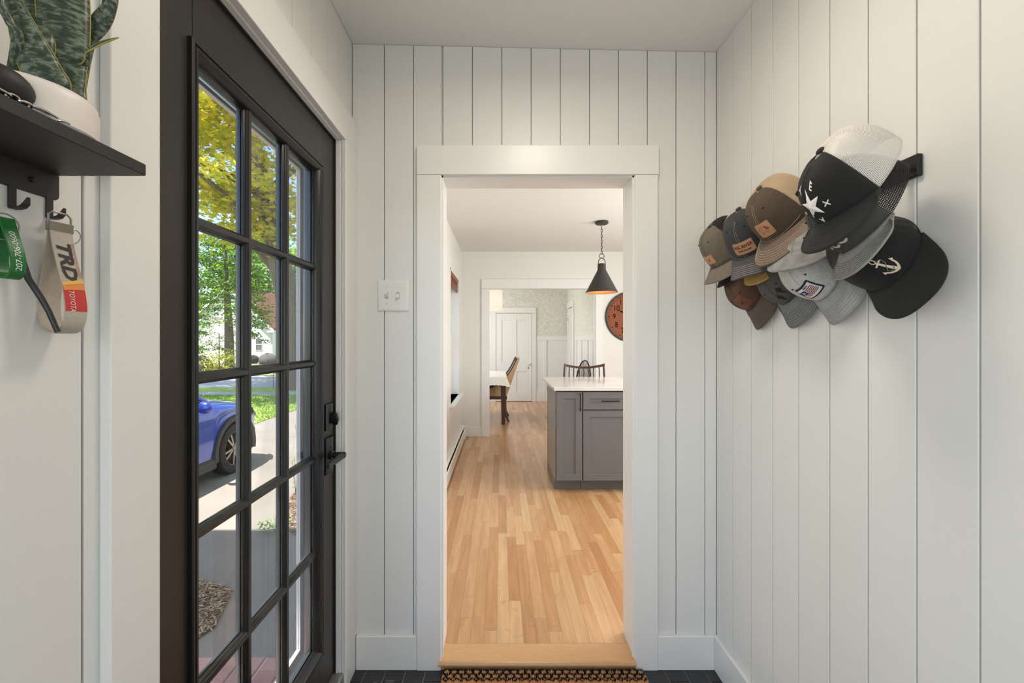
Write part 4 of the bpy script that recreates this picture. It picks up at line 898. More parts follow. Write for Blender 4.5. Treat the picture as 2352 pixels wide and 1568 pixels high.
# ------------------------------------------------------------------ kitchen island
def shaker(par,nm,x0,x1,z0,z1,y,st=.055,m=M_GRAYCAB):
    mb=MB(); mb.ring((x0,x1,z0,z1),[(0,0),(0,.02),(.0015,.0215),(st-.002,.0215),(st,.020),(st,.0115)],lambda u,v,h:(u,y-h,v)); mb.box(x0+st-.001,x1-st+.001,y-.0118,y-.002,z0+st-.001,z1-st+.001); mb.box(x0+.001,x1-.001,y-.002,y,z0+.001,z1-.001)
    return mb.build(nm,m,par)
def pull(par,a,b_,y):
    A,B_=Vector(a),Vector(b_); d_=(B_-A).normalized(); mb=MB(); mb.tube([A,B_],.0052,8)
    for p in (A+d_*.012,B_-d_*.012): mb.tube([p,(p.x,y,p.z)],.0042,6)
    return mb.build('handle',M_BLACK,par,smooth=True)
IY=3.665; IX=.470; CT=FZ+.874
c1=thing('base_cabinet','narrow grey island cabinet with one tall shaker door at the corner','cabinet',(IX+.11,IY+.3,FZ))
MB().cbox(IX+.004,IX+.228,IY,IY+.59,FZ+.10,CT,.001).build('body',M_GRAYCAB,c1)
MB().cbox(IX-.002,IX+.004,IY-.004,IY+.597,FZ+.10,CT,.001).build('end_panel',mat('grey_end_panel_lit',C(132,129,127),.3),c1)  # cabinet grey made lighter, grazing light put into the colour
MB().box(IX-.003,IX+.004,IY+.592,IY+.600,FZ+.02,CT-.01).build('back_edge',M_DARKGAP,c1)
MB().cbox(IX-.004,IX+.228,IY+.075,IY+.58,FZ,FZ+.10,.001).build('toe_kick',M_GRAYCAB,c1)
MB().box(IX+.008,IX+.228,IY-.0005,IY+.002,CT-.012,CT).build('shadow_gap',M_DARKGAP,c1)
dd=shaker(c1,'door',IX+.006,IX+.226,FZ+.105,CT-.012,IY,.057)
pull(dd,(IX+.205,IY-.052,FZ+.855),(IX+.205,IY-.052,FZ+.702),IY-.02)
c2=thing('base_cabinet','wide grey island cabinet with a drawer above a shaker door','cabinet',(IX+.46,IY+.3,FZ))
x0,x1=IX+.2305,IX+.692
MB().cbox(x0,x1,IY,IY+.59,FZ+.10,CT,.001).build('body',M_GRAYCAB,c2)
MB().cbox(x0,x1,IY+.075,IY+.58,FZ,FZ+.10,.001).build('toe_kick',M_GRAYCAB,c2)
MB().box(x0,x1,IY-.0005,IY+.0005,FZ+.105,CT-.001).build('shadow_gap',M_DARKGAP,c2)
dd=shaker(c2,'drawer',x0+.004,x1-.002,FZ+.712,CT-.012,IY,.057)
xc=(x0+x1)/2; zc=(FZ+.712+CT-.012)/2; pull(dd,(xc-.076,IY-.052,zc),(xc+.076,IY-.052,zc),IY-.02)
dd=shaker(c2,'door',x0+.004,x1-.002,FZ+.105,FZ+.704,IY,.057); pull(dd,(x1-.03,IY-.052,FZ+.685),(x1-.03,IY-.052,FZ+.532),IY-.02)
m=mat('white_quartz',C(232,230,227),.12,coord='Position',col2=C(214,212,210),nscale=3,spec=.6)
tag(MB().cbox(IX-.018,IX+1.05,IY-.042,4.64,CT,CT+.030,.003).build('island_worktop',m),'white marbled stone worktop on the grey island','worktop')
c3=thing('base_cabinet','grey island cabinet hidden behind the right side of the doorway','cabinet',(IX+.86,IY+.3,FZ))
MB().cbox(x1+.002,IX+1.03,IY,IY+.59,FZ+.10,CT,.001).build('body',M_GRAYCAB,c3); MB().cbox(x1+.002,IX+1.03,IY+.075,IY+.58,FZ,FZ+.10,.001).build('toe_kick',M_GRAYCAB,c3)
dd=shaker(c3,'door',x1+.006,IX+1.028,FZ+.105,CT-.012,IY,.057); pull(dd,(x1+.03,IY-.052,FZ+.855),(x1+.03,IY-.052,FZ+.702),IY-.02)
# ------------------------------------------------------------------ pendant
PX,PY=1.016,4.29
M_IRON=mat('dark_iron',C(52,51,46),.6,bump=.3,bscale=600,coord='Position')
M_COP=mat('copper_lining',C(222,140,92),.35,metal=.7)
p=thing('pendant_lamp','dark iron cone pendant lamp hanging on a chain over the island','pendant lamp',(PX,PY,1.82))
MB().lathe([(0,KZ),(.063,KZ),(.066,KZ-.006),(.066,KZ-.018),(.058,KZ-.026),(0,KZ-.028)],(PX,PY,0),32).build('canopy',M_IRON,p,smooth=True)
MB().lathe([(.153,1.822),(.158,1.824),(.160,1.828),(.155,1.834),(.150,1.840),(.044,2.045),(.041,2.055),(.041,2.105),(.038,2.112),(0,2.113)],(PX,PY,0),48).build('lamp_shade',M_IRON,p,smooth=True)
MB().lathe([(.155,1.826),(.146,1.838),(.040,2.043),(0,2.05)],(PX,PY,0),48).build('shade_lining',M_COP,p,smooth=True)
MB().tube([(PX+.035*math.cos(a),PY,2.118+.052*max(0,math.sin(a))-(.02 if math.sin(a)<.02 else 0)) for a in [PI*k/16 for k in range(17)]],.0042,8).build('yoke',M_IRON,p,smooth=True)
MB().tube([(PX+.024*math.cos(a),PY,2.190+.024*math.sin(a)) for a in [2*PI*k/24 for k in range(24)]],.0035,8,closed=True).build('ring',M_IRON,p,smooth=True)
z=2.225; k=0
while z<KZ-.04:
    MB().tube([(PX+(.0085*math.cos(a) if k%2==0 else 0),PY+(.0085*math.cos(a) if k%2 else 0),z+.017*math.sin(a)) for a in [2*PI*q/12 for q in range(12)]],.0026,6,closed=True).build('chain_link',M_IRON,p,smooth=True); z+=.0275; k+=1
m=mat('bulb_warm',C(255,220,170),.3); n,l,b=nodes_of(m); b.inputs['Emission Color'].default_value=(1,.72,.42,1); b.inputs['Emission Strength'].default_value=6
MB().sphere((PX,PY,1.93),.028,.028,.036,14,10).build('bulb',m,p,smooth=True)
l_=bpy.data.lights.new('pendant_bulb','POINT'); l_.energy=5; l_.shadow_soft_size=.03; l_.color=(1,.76,.5); o=bpy.data.objects.new('pendant_bulb',l_); COL.objects.link(o); o.location=(PX,PY,1.885)
# ------------------------------------------------------------------ wall clock
CXc,CZc,CR=1.753,1.659,.341; cyw=KY1
ck=thing('wall_clock','round wooden wall clock with black numerals cut off by the doorway','clock',(CXc,cyw,CZc))
MB().lathe([(0,-.012),(CR-.018,-.012)],(CXc,cyw,CZc),64,'y').build('face',mat('orange_wood_face',C(150,82,46),.7,noise=.22,nscale=3,coord='Position',stretch=(2,1,26)),ck)
MB().lathe([(CR-.026,-.013),(CR-.022,-.026),(CR-.006,-.028),(CR,-.022),(CR,0)],(CXc,cyw,CZc),64,'y').build('rim',mat('clock_rim_iron',C(50,47,42),.45,metal=.5),ck,smooth=True)
INK=mat('clock_black',C(18,14,12),.95,spec=.1)
for h_ in range(1,13):
    a=PI/2-h_*PI/6; vs,fs=text2d(str(h_),.105,'CENTER',4); cx_,cz_=CXc+.222*math.cos(a),CZc+.222*math.sin(a)
    mb=MB(); mb.add([(cx_+x*.86,cyw-.0135,cz_+y) for x,y in vs],fs); mb.build('numeral',INK,ck)
mb=MB()
for k in range(60):
    a=k*PI/30; r0,r1,w_=(.278,.302,.0045) if k%5==0 else (.290,.298,.004); ca,sa=math.cos(a),math.sin(a)
    mb.add([(CXc+r*ca-s*w_*sa,cyw-.0135,CZc+r*sa+s*w_*ca) for r,s in ((r0,-1),(r1,-1),(r1,1),(r0,1))],[(0,1,2,3)])
mb.build('minute_marks',INK,ck)
for a,ln,w_ in ((R(152),.19,.008),(R(20),.14,.010)):
    ca,sa=math.cos(a),math.sin(a); mb=MB(); mb.add([(CXc+r*ca-s*sa,cyw-y,CZc+r*sa+s*ca) for y in (.016,.018) for r,s in ((-.03,-w_),(ln*.7,-w_),(ln,0),(ln*.7,w_),(-.03,w_))],[(0,1,2,3,4),(9,8,7,6,5)]+[(i,(i+1)%5,5+(i+1)%5,5+i) for i in range(5)]); fixn(mb.build('hand',INK,ck))
# ------------------------------------------------------------------ stool behind the island
sx0,sx1,sy=.742,1.218,4.98
s=thing('counter_stool','dark wood counter stool with spindle back behind the island','stool',((sx0+sx1)/2,4.85,FZ))
MB().cbox(sx0+.01,sx1-.01,4.66,5.02,.66,.70,.012).build('seat',M_DWOOD,s)
for a,b_ in ((sx0+.03,4.69),(sx1-.03,4.69),(sx0+.03,5.0),(sx1-.03,5.0)):
    MB().tube([(a,b_,.665),(a+(-.025 if a<1 else .025),b_+(.02 if b_>4.8 else -.02),FZ)],[.019,.015],10).build('leg',M_DWOOD,s,smooth=True)
for z_,y_ in ((.25,4.68),(.32,5.012)): MB().tube([(sx0+.02,y_,z_),(sx1-.02,y_,z_)],.010,8).build('stretcher',M_DWOOD,s,smooth=True)
for a in (sx0+.015,sx1-.015): MB().tube([(a,4.70,.30),(a,5.0,.30)],.010,8).build('stretcher',M_DWOOD,s,smooth=True)
rows=[]
for i in range(17):
    u=-1+i/8; x=(sx0+sx1)/2+u*(sx1-sx0)/2*1.0; z_=1.020+.034*u*u; y_=5.035-.03*u*u; hh_=.0125+.003*u*u
    rows.append([(x,y_-.011,z_-hh_),(x,y_+.011,z_-hh_),(x,y_+.011,z_+hh_),(x,y_-.011,z_+hh_)])
mb=MB(); mb.grid(rows,closeu=True); mb.f+=[(0,1,2,3),(67,66,65,64)]; fixn(mb.build('top_rail',M_DWOOD,s))
for u in (-.96,.96): x=(sx0+sx1)/2+u*(sx1-sx0)/2; MB().tube([(x*1.0,5.005,1.045),(x+u*.02,5.0,.69)],.012,8).build('back_post',M_DWOOD,s,smooth=True)
for u in (-.72,-.50,-.24,.0,.25,.48,.74):
    x=(sx0+sx1)/2+u*(sx1-sx0)/2; MB().tube([(x,5.03-.03*u*u,1.02+.03*u*u),(x+(u-.2)*.02,5.005,.69)],.0062,6).build('spindle',M_DWOOD,s,smooth=True)
# hoop-back chair seen edge-on in the dining room
hx,hy=1.215,6.30
s=thing('hoop_back_chair','dark hoop-back spindle chair turned sideways beyond the island','chair',(hx-.12,hy,FZ))
MB().lathe([(0,.455),(.20,.455),(.205,.475),(.19,.488),(0,.482)],(hx-.2,hy,0),28).build('seat',M_DWOOD,s,smooth=True)
for a,b_ in ((-.13,-.13),(.12,-.13),(-.13,.13),(.12,.13)): MB().tube([(hx-.2+a,hy+b_,.46),(hx-.2+a*1.5,hy+b_*1.4,FZ)],[.017,.012],8).build('leg',M_DWOOD,s,smooth=True)
hp_=[(hx-.01+.012*abs(math.sin(a)),hy-.20*math.cos(a)*1.0,.48+.56*math.sin(a)**.75) for a in [PI*k/20 for k in range(21)]]
hp_=[(hx-.02+.075*(p[1]-hy)/.2*-1+.05*((p[2]-.48)/.56),p[1],p[2]) for p in hp_]
MB().tube(hp_,.011,8).build('hoop',mat('grey_black_wood',C(40,38,36),.4),s,smooth=True)
for k in range(3,18): 
    q_=hp_[k]; MB().tube([q_,(hx-.03+.03*(q_[1]-hy)/.2*-1,hy+(q_[1]-hy)*.75,.48)],.004,6).build('spindle',MATS['grey_black_wood'],s,smooth=True)
# ------------------------------------------------------------------ dining table, cloth, chair, hanging lamp
TX0,TX1,TY0,TY1,TZ=-1.3,.085,6.50,7.70,FZ+.735
t=thing('dining_table','dark wood dining table under the white cloth','table',((TX0+TX1)/2,7.1,FZ))
MB().cbox(TX0,TX1,TY0,TY1,TZ-.03,TZ,.003).build('tabletop',M_DWOOD,t)
for a in (TX0+.05,TX1-.045):
    for b_ in (TY0+.07,TY1-.07):
        MB().add([(a-.043,b_-.043,TZ-.03),(a+.043,b_-.043,TZ-.03),(a+.043,b_+.043,TZ-.03),(a-.043,b_+.043,TZ-.03),(a-.026,b_-.026,FZ),(a+.026,b_-.026,FZ),(a+.026,b_+.026,FZ),(a-.026,b_+.026,FZ)],[(0,1,2,3),(7,6,5,4),(4,5,1,0),(5,6,2,1),(6,7,3,2),(7,4,0,3)]).build('leg',M_DWOOD,t)
MB().box(TX0+.06,TX1-.06,TY0+.06,TY0+.085,TZ-.10,TZ-.03).build('apron',M_DWOOD,t)
per=[]; n1,n2=74,50
for i in range(n1): per.append((TX0+(TX1-TX0)*i/n1,TY0,0,-1))
for i in range(n2): per.append((TX1,TY0+(TY1-TY0)*i/n2,1,0))
for i in range(n1): per.append((TX1-(TX1-TX0)*i/n1,TY1,0,1))
for i in range(n2): per.append((TX0,TY1-(TY1-TY0)*i/n2,-1,0))
rows=[];N_=len(per)
for j in range(5):
    row=[]
    for i,(x,y,a,b_) in enumerate(per):
        f=j/4; drop=.115+.012*abs(math.sin(i*1.05)); d_=.006+.030*f
        near=min(abs(x-TX0)+abs(y-TY0),abs(x-TX1)+abs(y-TY0),abs(x-TX0)+abs(y-TY1),abs(x-TX1)+abs(y-TY1)); cf=max(0,1-near/.08)
        sx_=1 if x>(TX0+TX1)/2 else -1; sy_=1 if y>(TY0+TY1)/2 else -1
        ox=a*d_+cf*f*.030*sx_; oy=b_*d_+cf*f*.030*sy_
        row.append((x+ox,y+oy,TZ+.003-f*drop-(.02*cf*f)))
    rows.append(row)
mb=MB(); mb.grid(rows,closeu=True); mb.add([(TX0-.006,TY0-.006,TZ+.003),(TX1+.006,TY0-.006,TZ+.003),(TX1+.006,TY1+.006,TZ+.003),(TX0-.006,TY1+.006,TZ+.003)],[(0,1,2,3)])
tag(mb.build('tablecloth',M_CREAM),'white scalloped tablecloth on the dining table','tablecloth')
s=thing('dining_chair','tan upholstered dining armchair with dark swooping arms at the table end','chair',(-.1,7.05,FZ))
top=[(-.42,.52),(-.30,.53),(-.173,.565),(-.08,.608),(-.014,.652),(.09,.745),(.14,.81),(.187,.888),(.225,.96),(.257,1.030),(.275,1.045)]
back=[(.300,1.035),(.262,.93),(.208,.77),(.150,.60),(.095,.448)]
prf=top+back+[(-.42,.448)]
for y_ in (6.78,7.29):
    mb=MB(); mb.prism(prf,y_,y_+.045,'y'); fixn(mb.build('side_panel',M_TAN,s))
    MB().tube([(x,y_+.0225,z_) for x,z_ in top],.025,8,flat=.7).build('arm_rail',M_DWOOD,s,smooth=True)
mb=MB(); mb.prism([(.262,1.03),(.300,1.03),(.095,.448),(.045,.448)],6.825,7.29,'y'); fixn(mb.build('backrest',M_TAN,s))
MB().tube([(.283,6.79,1.035),(.290,7.06,1.055),(.283,7.33,1.035)],.018,8).build('top_rail',mat('grey_pad',C(188,184,176),.6),s,smooth=True)
MB().cbox(-.40,.06,6.825,7.29,.45,.53,.02).build('seat_cushion',M_CREAM,s)
MB().cbox(-.42,.10,6.775,7.34,.397,.449,.004).build('seat_frame',M_DWOOD,s)
for a,b_,k in ((.065,6.80,1),(.065,7.31,1),(-.39,6.80,-1),(-.39,7.31,-1)):
    MB().tube([(a,b_,.40),(a+.005*k,b_,.28),(a+.02*k,b_,.14),(a+.065*k,b_,FZ)],[.024,.022,.019,.017],8).build('leg',M_DWOOD,s,smooth=True)
l_=thing('drum_pendant','cream drum pendant lamp hanging over the dining table','pendant lamp',(-.235,7.05,1.82))
m=bpy.data.materials.new('cream_shade'); m.use_nodes=True; n,lk,b=nodes_of(m); b.inputs['Base Color'].default_value=C(240,232,224); b.inputs['Roughness'].default_value=.9
tr=n.new('ShaderNodeBsdfTranslucent'); tr.inputs[0].default_value=C(255,246,236); mx=n.new('ShaderNodeMixShader'); mx.inputs[0].default_value=.5; lk.new(b.outputs[0],mx.inputs[1]); lk.new(tr.outputs[0],mx.inputs[2]); lk.new(mx.outputs[0],n['Material Output'].inputs[0])
MB().lathe([(.265,1.83),(.265,2.155)],(-.235,7.05,0),48).build('lamp_shade',m,l_,smooth=True)
MB().lathe([(0,1.836),(.262,1.836)],(-.235,7.05,0),48).build('diffuser',m,l_,smooth=True)
MB().tube([(-.235,7.05,1.95),(-.235,7.05,KZ)],.006,8).build('stem',M_STEEL,l_)
q=bpy.data.lights.new('drum_bulb','POINT'); q.energy=1.0; q.shadow_soft_size=.06; q.color=(1,.95,.9); o=bpy.data.objects.new('drum_bulb',q); COL.objects.link(o); o.location=(-.235,7.05,1.99)
# ------------------------------------------------------------------ outside: ground
GZ=-.507
def sheet(name,pts,z,m,label,cat,th=.04):
    mb=MB(); n=len(pts); zz=z if callable(z) else (lambda x,y:z)
    mb.add([(x,y,zz(x,y)) for x,y in pts]+[(x,y,zz(x,y)-th) for x,y in pts],[tuple(range(n)),tuple(range(2*n-1,n-1,-1))]+[(i,(i+1)%n,(i+1)%n+n,i+n) for i in range(n)])
    return tag(fixn(mb.build(name,m)),label,cat,kind='structure')
M_ASPH=mat('asphalt',C(136,130,122),.9,coord='Position',col2=C(152,145,136),nscale=1.2,bump=.9,bscale=160)
M_ROAD=mat('road_asphalt',C(176,174,170),.9,noise=.1,nscale=.8,coord='Position')
M_GRASS=mat('lawn_grass',C(132,160,66),.95,coord='Position',col2=C(176,194,100),nscale=5,bump=1,bscale=60)
M_CONC=mat('sidewalk_concrete',C(178,176,172),.9,noise=.1,nscale=3,coord='Position')
sheet('driveway',[(-5.4,-3),(-.70,-3),(-.70,9.5),(-3.2,12),(-3.2,16.4),(-5.4,16.4)],GZ,M_ASPH,'grey asphalt driveway outside the glazed door','driveway',.3)
sheet('lawn',[(-60,2),(-5.4,2),(-5.4,14.1),(-60,14.1)],GZ+.015,M_GRASS,'sunlit lawn beyond the blue car','lawn',.2)
sheet('sidewalk',[(-60,14.1),(-5.4,14.1),(-5.4,14.95),(-60,14.95)],GZ+.012,M_CONC,'pale concrete sidewalk crossing the lawn','sidewalk',.2)
sheet('lawn',[(-60,14.95),(-5.4,14.95),(-5.4,16.4),(-60,16.4)],GZ+.016,M_GRASS,'narrow shaded grass verge along the road','lawn',.2)
sheet('road',[(-80,16.4),(20,16.4),(20,21.8),(-80,21.8)],GZ-.01,M_ROAD,'grey road across the lawn','road',.2)
sheet('lawn',[(-90,21.8),(20,21.8),(20,90),(-90,90)],lambda x,y:GZ+.03+(y-21.8)*.022,mat('far_grass',C(150,156,104),.95,noise=.15,nscale=2,coord='Position'),'grass in front of the white house across the road','lawn',.2)
sheet('lawn',[(-3.2,12.2),(-.7,9.7),(20,9.7),(20,16.4),(-3.2,16.4)],GZ+.016,M_GRASS,'grass on the near side of the driveway','lawn',.2)
# grass blades on the nearer lawn
def blades(name,n,x0,x1,y0,y1,z,label,seed):
    r=random.Random(seed); mb=MB()
    for _ in range(n):
        x=r.uniform(x0,x1); y=r.uniform(y0,y1); a=r.random()*6.28; h=r.uniform(.03,.07); w=.008; lx,ly=r.uniform(-.03,.03),r.uniform(-.03,.03)
        mb.add([(x-w*math.cos(a),y-w*math.sin(a),z),(x+w*math.cos(a),y+w*math.sin(a),z),(x+lx,y+ly,z+h)],[(0,1,2)])
    return tag(mb.build(name,mat('grass_blade',C(132,160,70),.9)),label,'grass',kind='stuff')
blades('grass',26000,-10.5,-5.35,7.5,14.1,GZ+.012,'short green grass on the lawn beyond the car',4)
# unseen roof on posts, added to shade the near drive
pr=thing('shade_roof','deep unseen roof added above the entry door to shade the drive','roof',(-3.5,.5,GZ))
MB().box(-5.6,-.74,.35,2.62,4.45,4.65).build('roof_slab',M_STORM,pr)
for x,y in ((-5.4,2.45),(-5.4,.5)): MB().cbox(x-.08,x+.08,y-.08,y+.08,GZ,4.45,.01).build('post',M_STORM,pr)
struct('wall_outside',MB().box(-.78,-.705,1.79,WY0,GZ-.1,5.6).box(-.78,-.705,WY1,5.765,GZ-.1,5.6).box(-.78,-.705,WY0,WY1,GZ-.1,WZ0).box(-.78,-.705,WY0,WY1,WZ1,5.6).box(-.80,-.742,-2.6,-1.27,GZ-.1,5.6).box(-.80,-.742,-.29,.40,GZ-.1,5.6).box(-.80,-.742,-1.27,-.29,GZ-.1,.36).box(-.80,-.742,-1.27,-.29,1.94,5.6).box(-.80,-.742,.62,1.79,2.26,5.6),mat('house_siding',C(206,206,204),.7),'pale siding of the house beside the entry door','wall')
struct('shade_eave',MB().box(-2.3,-.70,2.7,9.3,5.45,5.6),M_STORM,'wide white eave added high over the kitchen side, out of view, to block sun','roof')  # unseen eave, added to keep sun out of the kitchen window
# ------------------------------------------------------------------ brick landing
ld=thing('brick_landing','red brick landing outside the glazed door','landing',(-1.25,1.4,GZ))
LT=-.180
MB().box(-1.78,-.806,.45,2.06,GZ,LT-.006).build('mortar_bed',mat('white_mortar',C(214,206,198),.9),ld)
M_BRICK=mat('pink_brick',C(208,160,150),.85,noise=.25,nscale=8,coord='Position',bump=.4,bscale=80)
bs=None
for i in range(9):
    for j in range(5):
        x=-.905-i*.1085; y=2.058-.198-j*.2085
        if bs is None: bs=MB().cbox(0,.0985,0,.198,-.05,.004,.004).build('brick',M_BRICK,ld,local=True); bs.location=(x+1.25,y-1.4,LT-GZ-.002)
        else: linked('brick',bs,ld,(x+1.25+random.uniform(-.0015,.0015),y-1.4,LT-GZ-.002+random.uniform(-.002,.002)))
# ------------------------------------------------------------------ mulch beds and weeds
def mulch(name,poly,n,label,seed):
    r=random.Random(seed); xs=[p[0] for p in poly]; ys=[p[1] for p in poly]
    def inside(x,y):
        c=False
        for i in range(len(poly)):
            (x1,y1),(x2,y2)=poly[i],poly[i-1]
            if (y1>y)!=(y2>y) and x<(x2-x1)*(y-y1)/(y2-y1)+x1: c=not c
        return c
    o=thing(name,label,'mulch',(sum(xs)/len(xs),sum(ys)/len(ys),GZ),kind='stuff')
    mb=MB(); mb.add([(x,y,GZ+.012) for x,y in poly],[tuple(range(len(poly)))]); mb.build('bed',mat('mulch_soil',C(104,84,68),.95,noise=.4,nscale=30,coord='Position'),o)
    ms=[MB(),MB()]; k=0
    while k<n:
        x=r.uniform(min(xs),max(xs)); y=r.uniform(min(ys),max(ys))
        if not inside(x,y): continue
        k+=1; a=r.random()*6.28; L=r.uniform(.012,.035); w=r.uniform(.002,.005); z=GZ+.012+r.uniform(0,.014); dz=r.uniform(-.008,.008); ca,sa=math.cos(a),math.sin(a)
        ms[k%2].add([(x-L*ca-w*sa,y-L*sa+w*ca,z-dz),(x-L*ca+w*sa,y-L*sa-w*ca,z-dz),(x+L*ca+w*sa,y+L*sa-w*ca,z+dz),(x+L*ca-w*sa,y+L*sa+w*ca,z+dz),(x,y,z+.004)],[(0,1,4),(1,2,4),(2,3,4),(3,0,4)])
    ms[0].build('chips',mat('mulch_light',C(190,166,138),.9),o)['kind']='stuff'; ms[1].build('dark_chips',mat('mulch_dark',C(128,102,82),.9),o)['kind']='stuff'
mulch('mulch_bed',[(-1.98,3.16),(-1.88,2.86),(-1.84,2.74),(-1.90,2.60),(-2.1,2.45),(-3.0,2.45),(-3.0,3.42),(-2.3,3.27)],3600,'brown wood-chip mulch bed beside the driveway',2)
mulch('mulch_bed',[(-2.12,4.18),(-1.9,4.02),(-.79,3.95),(-.79,5.6),(-2.55,5.6),(-2.42,4.7)],3600,'mulch bed along the house wall by the storm door',3)
def sprig(name,x,y,h,n,spread,label,seed,col=(112,170,60)):
    r=random.Random(seed); o=thing(name,label,'plant',(x,y,GZ)); mb=MB(); ms=MB()
    for _ in range(n):
        a=r.random()*6.28; d=spread*r.random()**.5; z=GZ+h*r.uniform(.15,1); px_,py_=x+d*math.cos(a),y+d*math.sin(a); b_=r.random()*6.28; L=r.uniform(.012,.028)
        ux,uy=math.cos(b_)*L,math.sin(b_)*L; mb.add([(px_,py_,z),(px_+ux*.5-uy*.4,py_+uy*.5+ux*.4,z+.006),(px_+ux,py_+uy,z+r.uniform(-.01,.01)),(px_+ux*.5+uy*.4,py_+uy*.5-ux*.4,z+.006)],[(0,1,2,3)])
    for _ in range(5):
        a=r.random()*6.28; ms.tube([(x,y,GZ),(x+spread*.5*math.cos(a),y+spread*.5*math.sin(a),GZ+h)],.0025,5)
    mb.build('leaves',mat('weed_green_%d'%col[1],C(*col),.7),o); ms.build('stems',mat('stem_green',C(96,120,60),.8),o)
sprig('weed_clump',-2.20,4.16,.10,170,.14,'low green weed clump at the mulch edge',1)
sprig('leafy_shoot',-2.46,5.12,.42,70,.10,'tall green leafy shoot by the storm door',2)
sprig('leafy_shoot',-2.95,6.25,.62,60,.10,'second green shoot farther along the house bed',3)
# ------------------------------------------------------------------ trees
def leafmat(name,c1,c2,tl=.45):
    m=bpy.data.materials.new(name); m.use_nodes=True; n,l,b=nodes_of(m); g=n.new('ShaderNodeNewGeometry'); mx=n.new('ShaderNodeMix'); mx.data_type='RGBA'; l.new(g.outputs['Random Per Island'],mx.inputs[0]); mx.inputs[6].default_value=c1; mx.inputs[7].default_value=c2
    l.new(mx.outputs[2],b.inputs['Base Color']); b.inputs['Roughness'].default_value=.55
    t=n.new('ShaderNodeBsdfTranslucent'); l.new(mx.outputs[2],t.inputs[0]); ms=n.new('ShaderNodeMixShader'); ms.inputs[0].default_value=tl; l.new(b.outputs[0],ms.inputs[1]); l.new(t.outputs[0],ms.inputs[2]); l.new(ms.outputs[0],n['Material Output'].inputs[0]); return m
M_BARK=mat('grey_bark',C(128,114,100),.95,coord='Position',col2=C(84,72,62),nscale=4,stretch=(6,6,1),bump=1,bscale=25)
LEAF=[(0,-.5),(.18,-.18),(.5,-.2),(.34,.08),(.42,.36),(.14,.26),(0,.56),(-.14,.26),(-.42,.36),(-.34,.08),(-.5,-.2),(-.18,-.18)]
OVAL=[(0,-.5),(.3,-.1),(.22,.3),(0,.55),(-.22,.3),(-.3,-.1)]
def foliage(clusters,per,size,spread,flat,shape,seed,tilt=.5):
    r=random.Random(seed); mb=MB()
    for (x,y,z,s) in clusters:
        for _ in range(per):
            a=r.random()*6.28; d=spread*s*r.random()**.6; px_,py_=x+d*math.cos(a),y+d*math.sin(a); pz=z+r.gauss(0,flat*s)-.12*d
            sz=size*r.uniform(.65,1.2); th=r.random()*6.28
            n_=Vector((r.gauss(0,tilt),r.gauss(0,tilt),1)).normalized(); u=n_.orthogonal().normalized(); v=n_.cross(u); c,s_=math.cos(th),math.sin(th); u,v=u*c+v*s_,v*c-u*s_
            o=Vector((px_,py_,pz)); mb.add([o+u*(p*sz)+v*(q*sz) for p,q in shape],[tuple(range(len(shape)))])
    return mb
def blob(cx,cy,cz,rx,ry,rz,n,seed,inner=.35,test=None):
    r=random.Random(seed); out=[]
    while len(out)<n:
        v=Vector((r.gauss(0,1),r.gauss(0,1),r.gauss(0,1))).normalized()*(inner+(1-inner)*r.random()**.6)
        p=(cx+v.x*rx,cy+v.y*ry,cz+v.z*rz,r.uniform(.7,1.25))
        if test is None or test(*p): out.append(p)
    return out
# maple
tr=thing('maple_tree','tall maple with yellow-green leaves overhanging the lawn','tree',(-7.55,16,GZ))
trunk=[(-7.55,16,GZ-.1),(-7.62,16,.3),(-7.75,16,1.6),(-8.0,15.9,3.2),(-8.35,15.8,4.8),(-8.7,15.7,6.6),(-9.1,15.5,8.8),(-9.4,15.4,11.5),(-9.6,15.2,14)]
mb=MB(); mb.tube(trunk,[.62,.46,.42,.40,.37,.33,.27,.18,.06],16); mb.build('trunk',M_BARK,tr,smooth=True)
r=random.Random(11)
for k,(i,dx,dy,dz) in enumerate(((3,-1.6,-.6,1.9),(4,-2.9,-1.4,2.3),(4,1.6,-2.0,2.4),(5,-3.6,-1.6,1.2),(5,2.6,1.0,2.6),(6,-3.3,1.2,2.4),(6,2.8,-2.2,2.4),(6,-2.2,-3.4,1.8),(7,-2.6,1.4,2.2),(7,2.2,1.8,2.0),(4,-1.2,-3.6,2.0))):
    p=Vector(trunk[i]); e=p+Vector((dx,dy,dz)); m_=p.lerp(e,.5)+Vector((r.uniform(-.2,.2),r.uniform(-.2,.2),.35))
    mb=MB(); mb.tube([p,p.lerp(m_,.5)+Vector((0,0,.1)),m_,m_.lerp(e,.5)+Vector((0,0,.05)),e],[.17,.13,.10,.06,.02],8); mb.build('branch',M_BARK,tr,smooth=True)
def gap(x,y,z,s):   # leave open sky low on the left side of the crown
    return not (x<-8.8 and z<5.9+.32*(-8.8-x)) 
cl=blob(-9.4,14.6,10.8,6.4,5.6,6.2,640,1,.3,gap)+blob(-9.6,13.6,8.6,2.6,1.8,2.2,90,12,.2,gap)+blob(-8.9,15.0,5.6,1.5,1.3,1.5,34,5,.2)+blob(-9.6,15.2,6.4,2.0,1.6,.9,26,6,.2)
foliage(cl,32,.22,.85,.14,LEAF,3,.45).build('foliage',leafmat('maple_leaf',C(176,182,52),C(240,218,84),.62),tr)['kind']='stuff'
